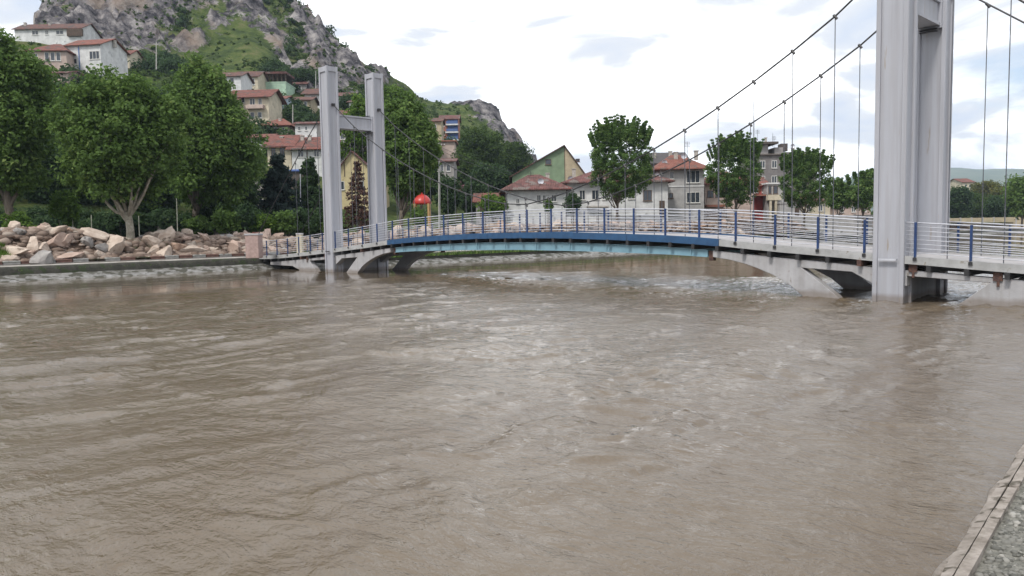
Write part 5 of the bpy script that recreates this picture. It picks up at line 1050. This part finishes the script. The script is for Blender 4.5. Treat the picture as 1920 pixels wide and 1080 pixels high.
# red domed playground hut
pk = at(792, 400, 80); hut = empty('playground_hut', (pk.x, 80, 1.15), 'red domed playground hut on yellow posts beside the concrete pole', 'playground hut')
M_RDOME = mat('red_plastic', (.42, .035, .025), (.32, .025, .018), .35, 2); M_YEL = mat('yellow_posts', (.50, .33, .14), (.34, .20, .08), .6, 3)
zd = zof(792, 383, 80); m = MB(); V0 = [(.90, 0), (.96, .10), (.88, .40), (.70, .68), (.44, .90), (.18, 1.0), (.02, 1.02)]; n = 12
for rr, zz_ in V0: m.v += [(pk.x+rr*math.cos(2*math.pi*j/n), 80+rr*math.sin(2*math.pi*j/n), zd+zz_) for j in range(n)]
for k in range(len(V0)-1): m.f += [(k*n+j, k*n+(j+1) % n, (k+1)*n+(j+1) % n, (k+1)*n+j) for j in range(n)]
m.f.append(tuple(range(n-1, -1, -1))); m.build('dome', M_RDOME, hut, smooth=True)
MB().tube([(pk.x, 80, zd+1.0), (pk.x, 80, zd+1.18)], .08, 8).build('finial', M_RDOME, hut)
m = MB(); 
for dx in (-.7, .7):
    for dy in (-.7, .7): MB().tube([(pk.x+dx, 80+dy, 1.0), (pk.x+dx, 80+dy, zd+.05)], .10, 8).build('post', M_YEL, hut)
MB().box((pk.x, 80, 2.1), (1.6, 1.6, .12)).build('platform', M_YEL, hut)
for dz_ in (.35, .6): MB().box((pk.x, 87.32, 2.1+dz_), (1.3, .06, .06)).build('guard_bar', M_RDOME, hut)
m = MB(); m.hexa([(pk.x+.8, 87.6, 2.1), (pk.x+.8, 80.4, 2.1), (pk.x+2.6, 80.4, 1.2), (pk.x+2.6, 87.6, 1.2), (pk.x+.8, 87.6, 2.2), (pk.x+.8, 80.4, 2.2), (pk.x+2.6, 80.4, 1.3), (pk.x+2.6, 87.6, 1.3)]); m.build('slide', M_RDOME, hut)
# promenade road behind the rocks
xs = np.linspace(8, 320, 40); P = []
for b in xs:
    s = 44.6-float(abank(b))
    P.append(tuple(ab(57.5-s, b, BANKZ+.12))); P.append(tuple(ab(64-s, b, BANKZ+.12)))
rd = npmesh('road', np.array(P), gridfaces(40, 2)[:, ::-1], mat('asphalt', (.075, .072, .07), (.05, .048, .046), .9, 2, .004, 40)); setp(rd, kind='structure')
# ------------------------------------------------------------------ scrub on the hillside, grass on the banks
def scatter(n, xr, yr, seed, cond):
    r = np.random.default_rng(seed); y = yr[0]+(yr[1]-yr[0])*r.random(n*6)**.8; t = xr[0]+(xr[1]-xr[0])*r.random(n*6); x = t*y
    z, rk = ground(x, y); den = fbm(x*.035, y*.035, 3, 77); k = cond(x, y, z, rk, den, r.random(n*6)); idx = np.where(k)[0][:n]
    return x[idx], y[idx], z[idx]
x, y, z = scatter(9000, (-.75, .03), (150, 350), 21, lambda x, y, z, rk, d, u: (z > 14) & (u < np.clip(.25+1.7*d, .04, 1)*np.where(rk > .6, .14, 1)))
r_ = np.random.default_rng(5); rad = .30+1.1*r_.random(len(x))**2.4
V, Fq, T = leaves(np.stack([x, y, z+rad*.45], 1), rad, 20, .36, 22)
setp(npmesh('hillside_scrub', V, Fq, LEAF['hill'], attrs=[('tint', 'FACE', T)]), 'low green scrub spread over the slope and ledges of the rocky hill', 'scrub', kind='stuff')
x, y, z = scatter(420, (-.62, .02), (130, 340), 23, lambda x, y, z, rk, d, u: (z > 8) & (rk < .5) & (d > .10))
r_ = np.random.default_rng(6); rad = 1.1+1.5*r_.random(len(x))
V, Fq, T = leaves(np.stack([x, y, z+rad*.6], 1), rad, 95, .46, 24)
setp(npmesh('hillside_bushes', V, Fq, LEAF['dark'], attrs=[('tint', 'FACE', T)]), 'dark bushes growing between the houses and on the hill slope', 'scrub', kind='stuff')
def blades(n, fa, fb, fz, h, seed, name, label, mt):
    r = np.random.default_rng(seed); a = fa(r, n); b = fb(r, n); z = fz(a, b); P = np.stack([O[0]+Uv[0]*a+Nv[0]*b, O[1]+Uv[1]*a+Nv[1]*b, z], 1)
    an = r.random(n)*6.28; w_ = np.stack([np.cos(an), np.sin(an), 0*an], 1)*.035; t = np.stack([r.normal(size=n)*.3, r.normal(size=n)*.3, np.ones(n)], 1)*(h*(.5+r.random(n)))[:, None]
    V = np.stack([P-w_, P+w_, P+t], 1).reshape(-1, 3); o = npmesh(name, V, np.arange(3*n).reshape(-1, 3), mt, attrs=[('tint', 'FACE', r.random(n))]); setp(o, label, 'grass', kind='stuff')
blades(3500, lambda r, n: 45.9+.3*r.random(n), lambda r, n: -32+36*r.random(n), lambda a, b: .5+0*a, .16, 31, 'bank_grass', 'grass hanging along the top of the concrete bank left of the bridge', LEAF['plane'])
blades(9000, lambda r, n: 40.3+.9*r.random(n), lambda r, n: 7+60*r.random(n), lambda a, b: .60+0*a, .28, 32, 'bank_grass', 'grass along the far bank edge seen under the bridge', LEAF['plane'])
blades(5000, lambda r, n: 49.4+2.2*r.random(n), lambda r, n: -9.2+4.4*r.random(n), lambda a, b: moundz(a, b)-.1, .22, 33, 'grass_patch', 'grass patch at the foot of the forked plane tree', LEAF['plane'])
blades(3500, lambda r, n: 48.0+1.4*r.random(n), lambda r, n: -18.6+2.6*r.random(n), lambda a, b: moundz(a, b)+.1, .4, 34, 'grass_tuft', 'grass tuft in front of the flat pale boulder at the left edge', LEAF['bright'])
blades(26000, lambda r, n: 57+16*r.random(n), lambda r, n: -34+60*r.random(n), lambda a, b: 1.13+0*a, .35, 35, 'garden_grass', 'grass of the gardens behind the boulders', LEAF['plane'])
# ------------------------------------------------------------------ air
m = bpy.data.materials.new('haze_air'); m.use_nodes = True; nt = m.node_tree; nt.nodes.remove(nt.nodes['Principled BSDF'])
pv = N(nt, 'ShaderNodeVolumePrincipled'); pv.inputs['Color'].default_value = (.66, .80, 1, 1); pv.inputs['Density'].default_value = .00015; nt.links.new(pv.outputs[0], nt.nodes['Material Output'].inputs['Volume'])
HAZE = True
if HAZE:
    hz = MB(); hz.box((0, 2800, 149), (15000, 8000, 302)); hb = hz.build('haze', m); setp(hb, kind='stuff')
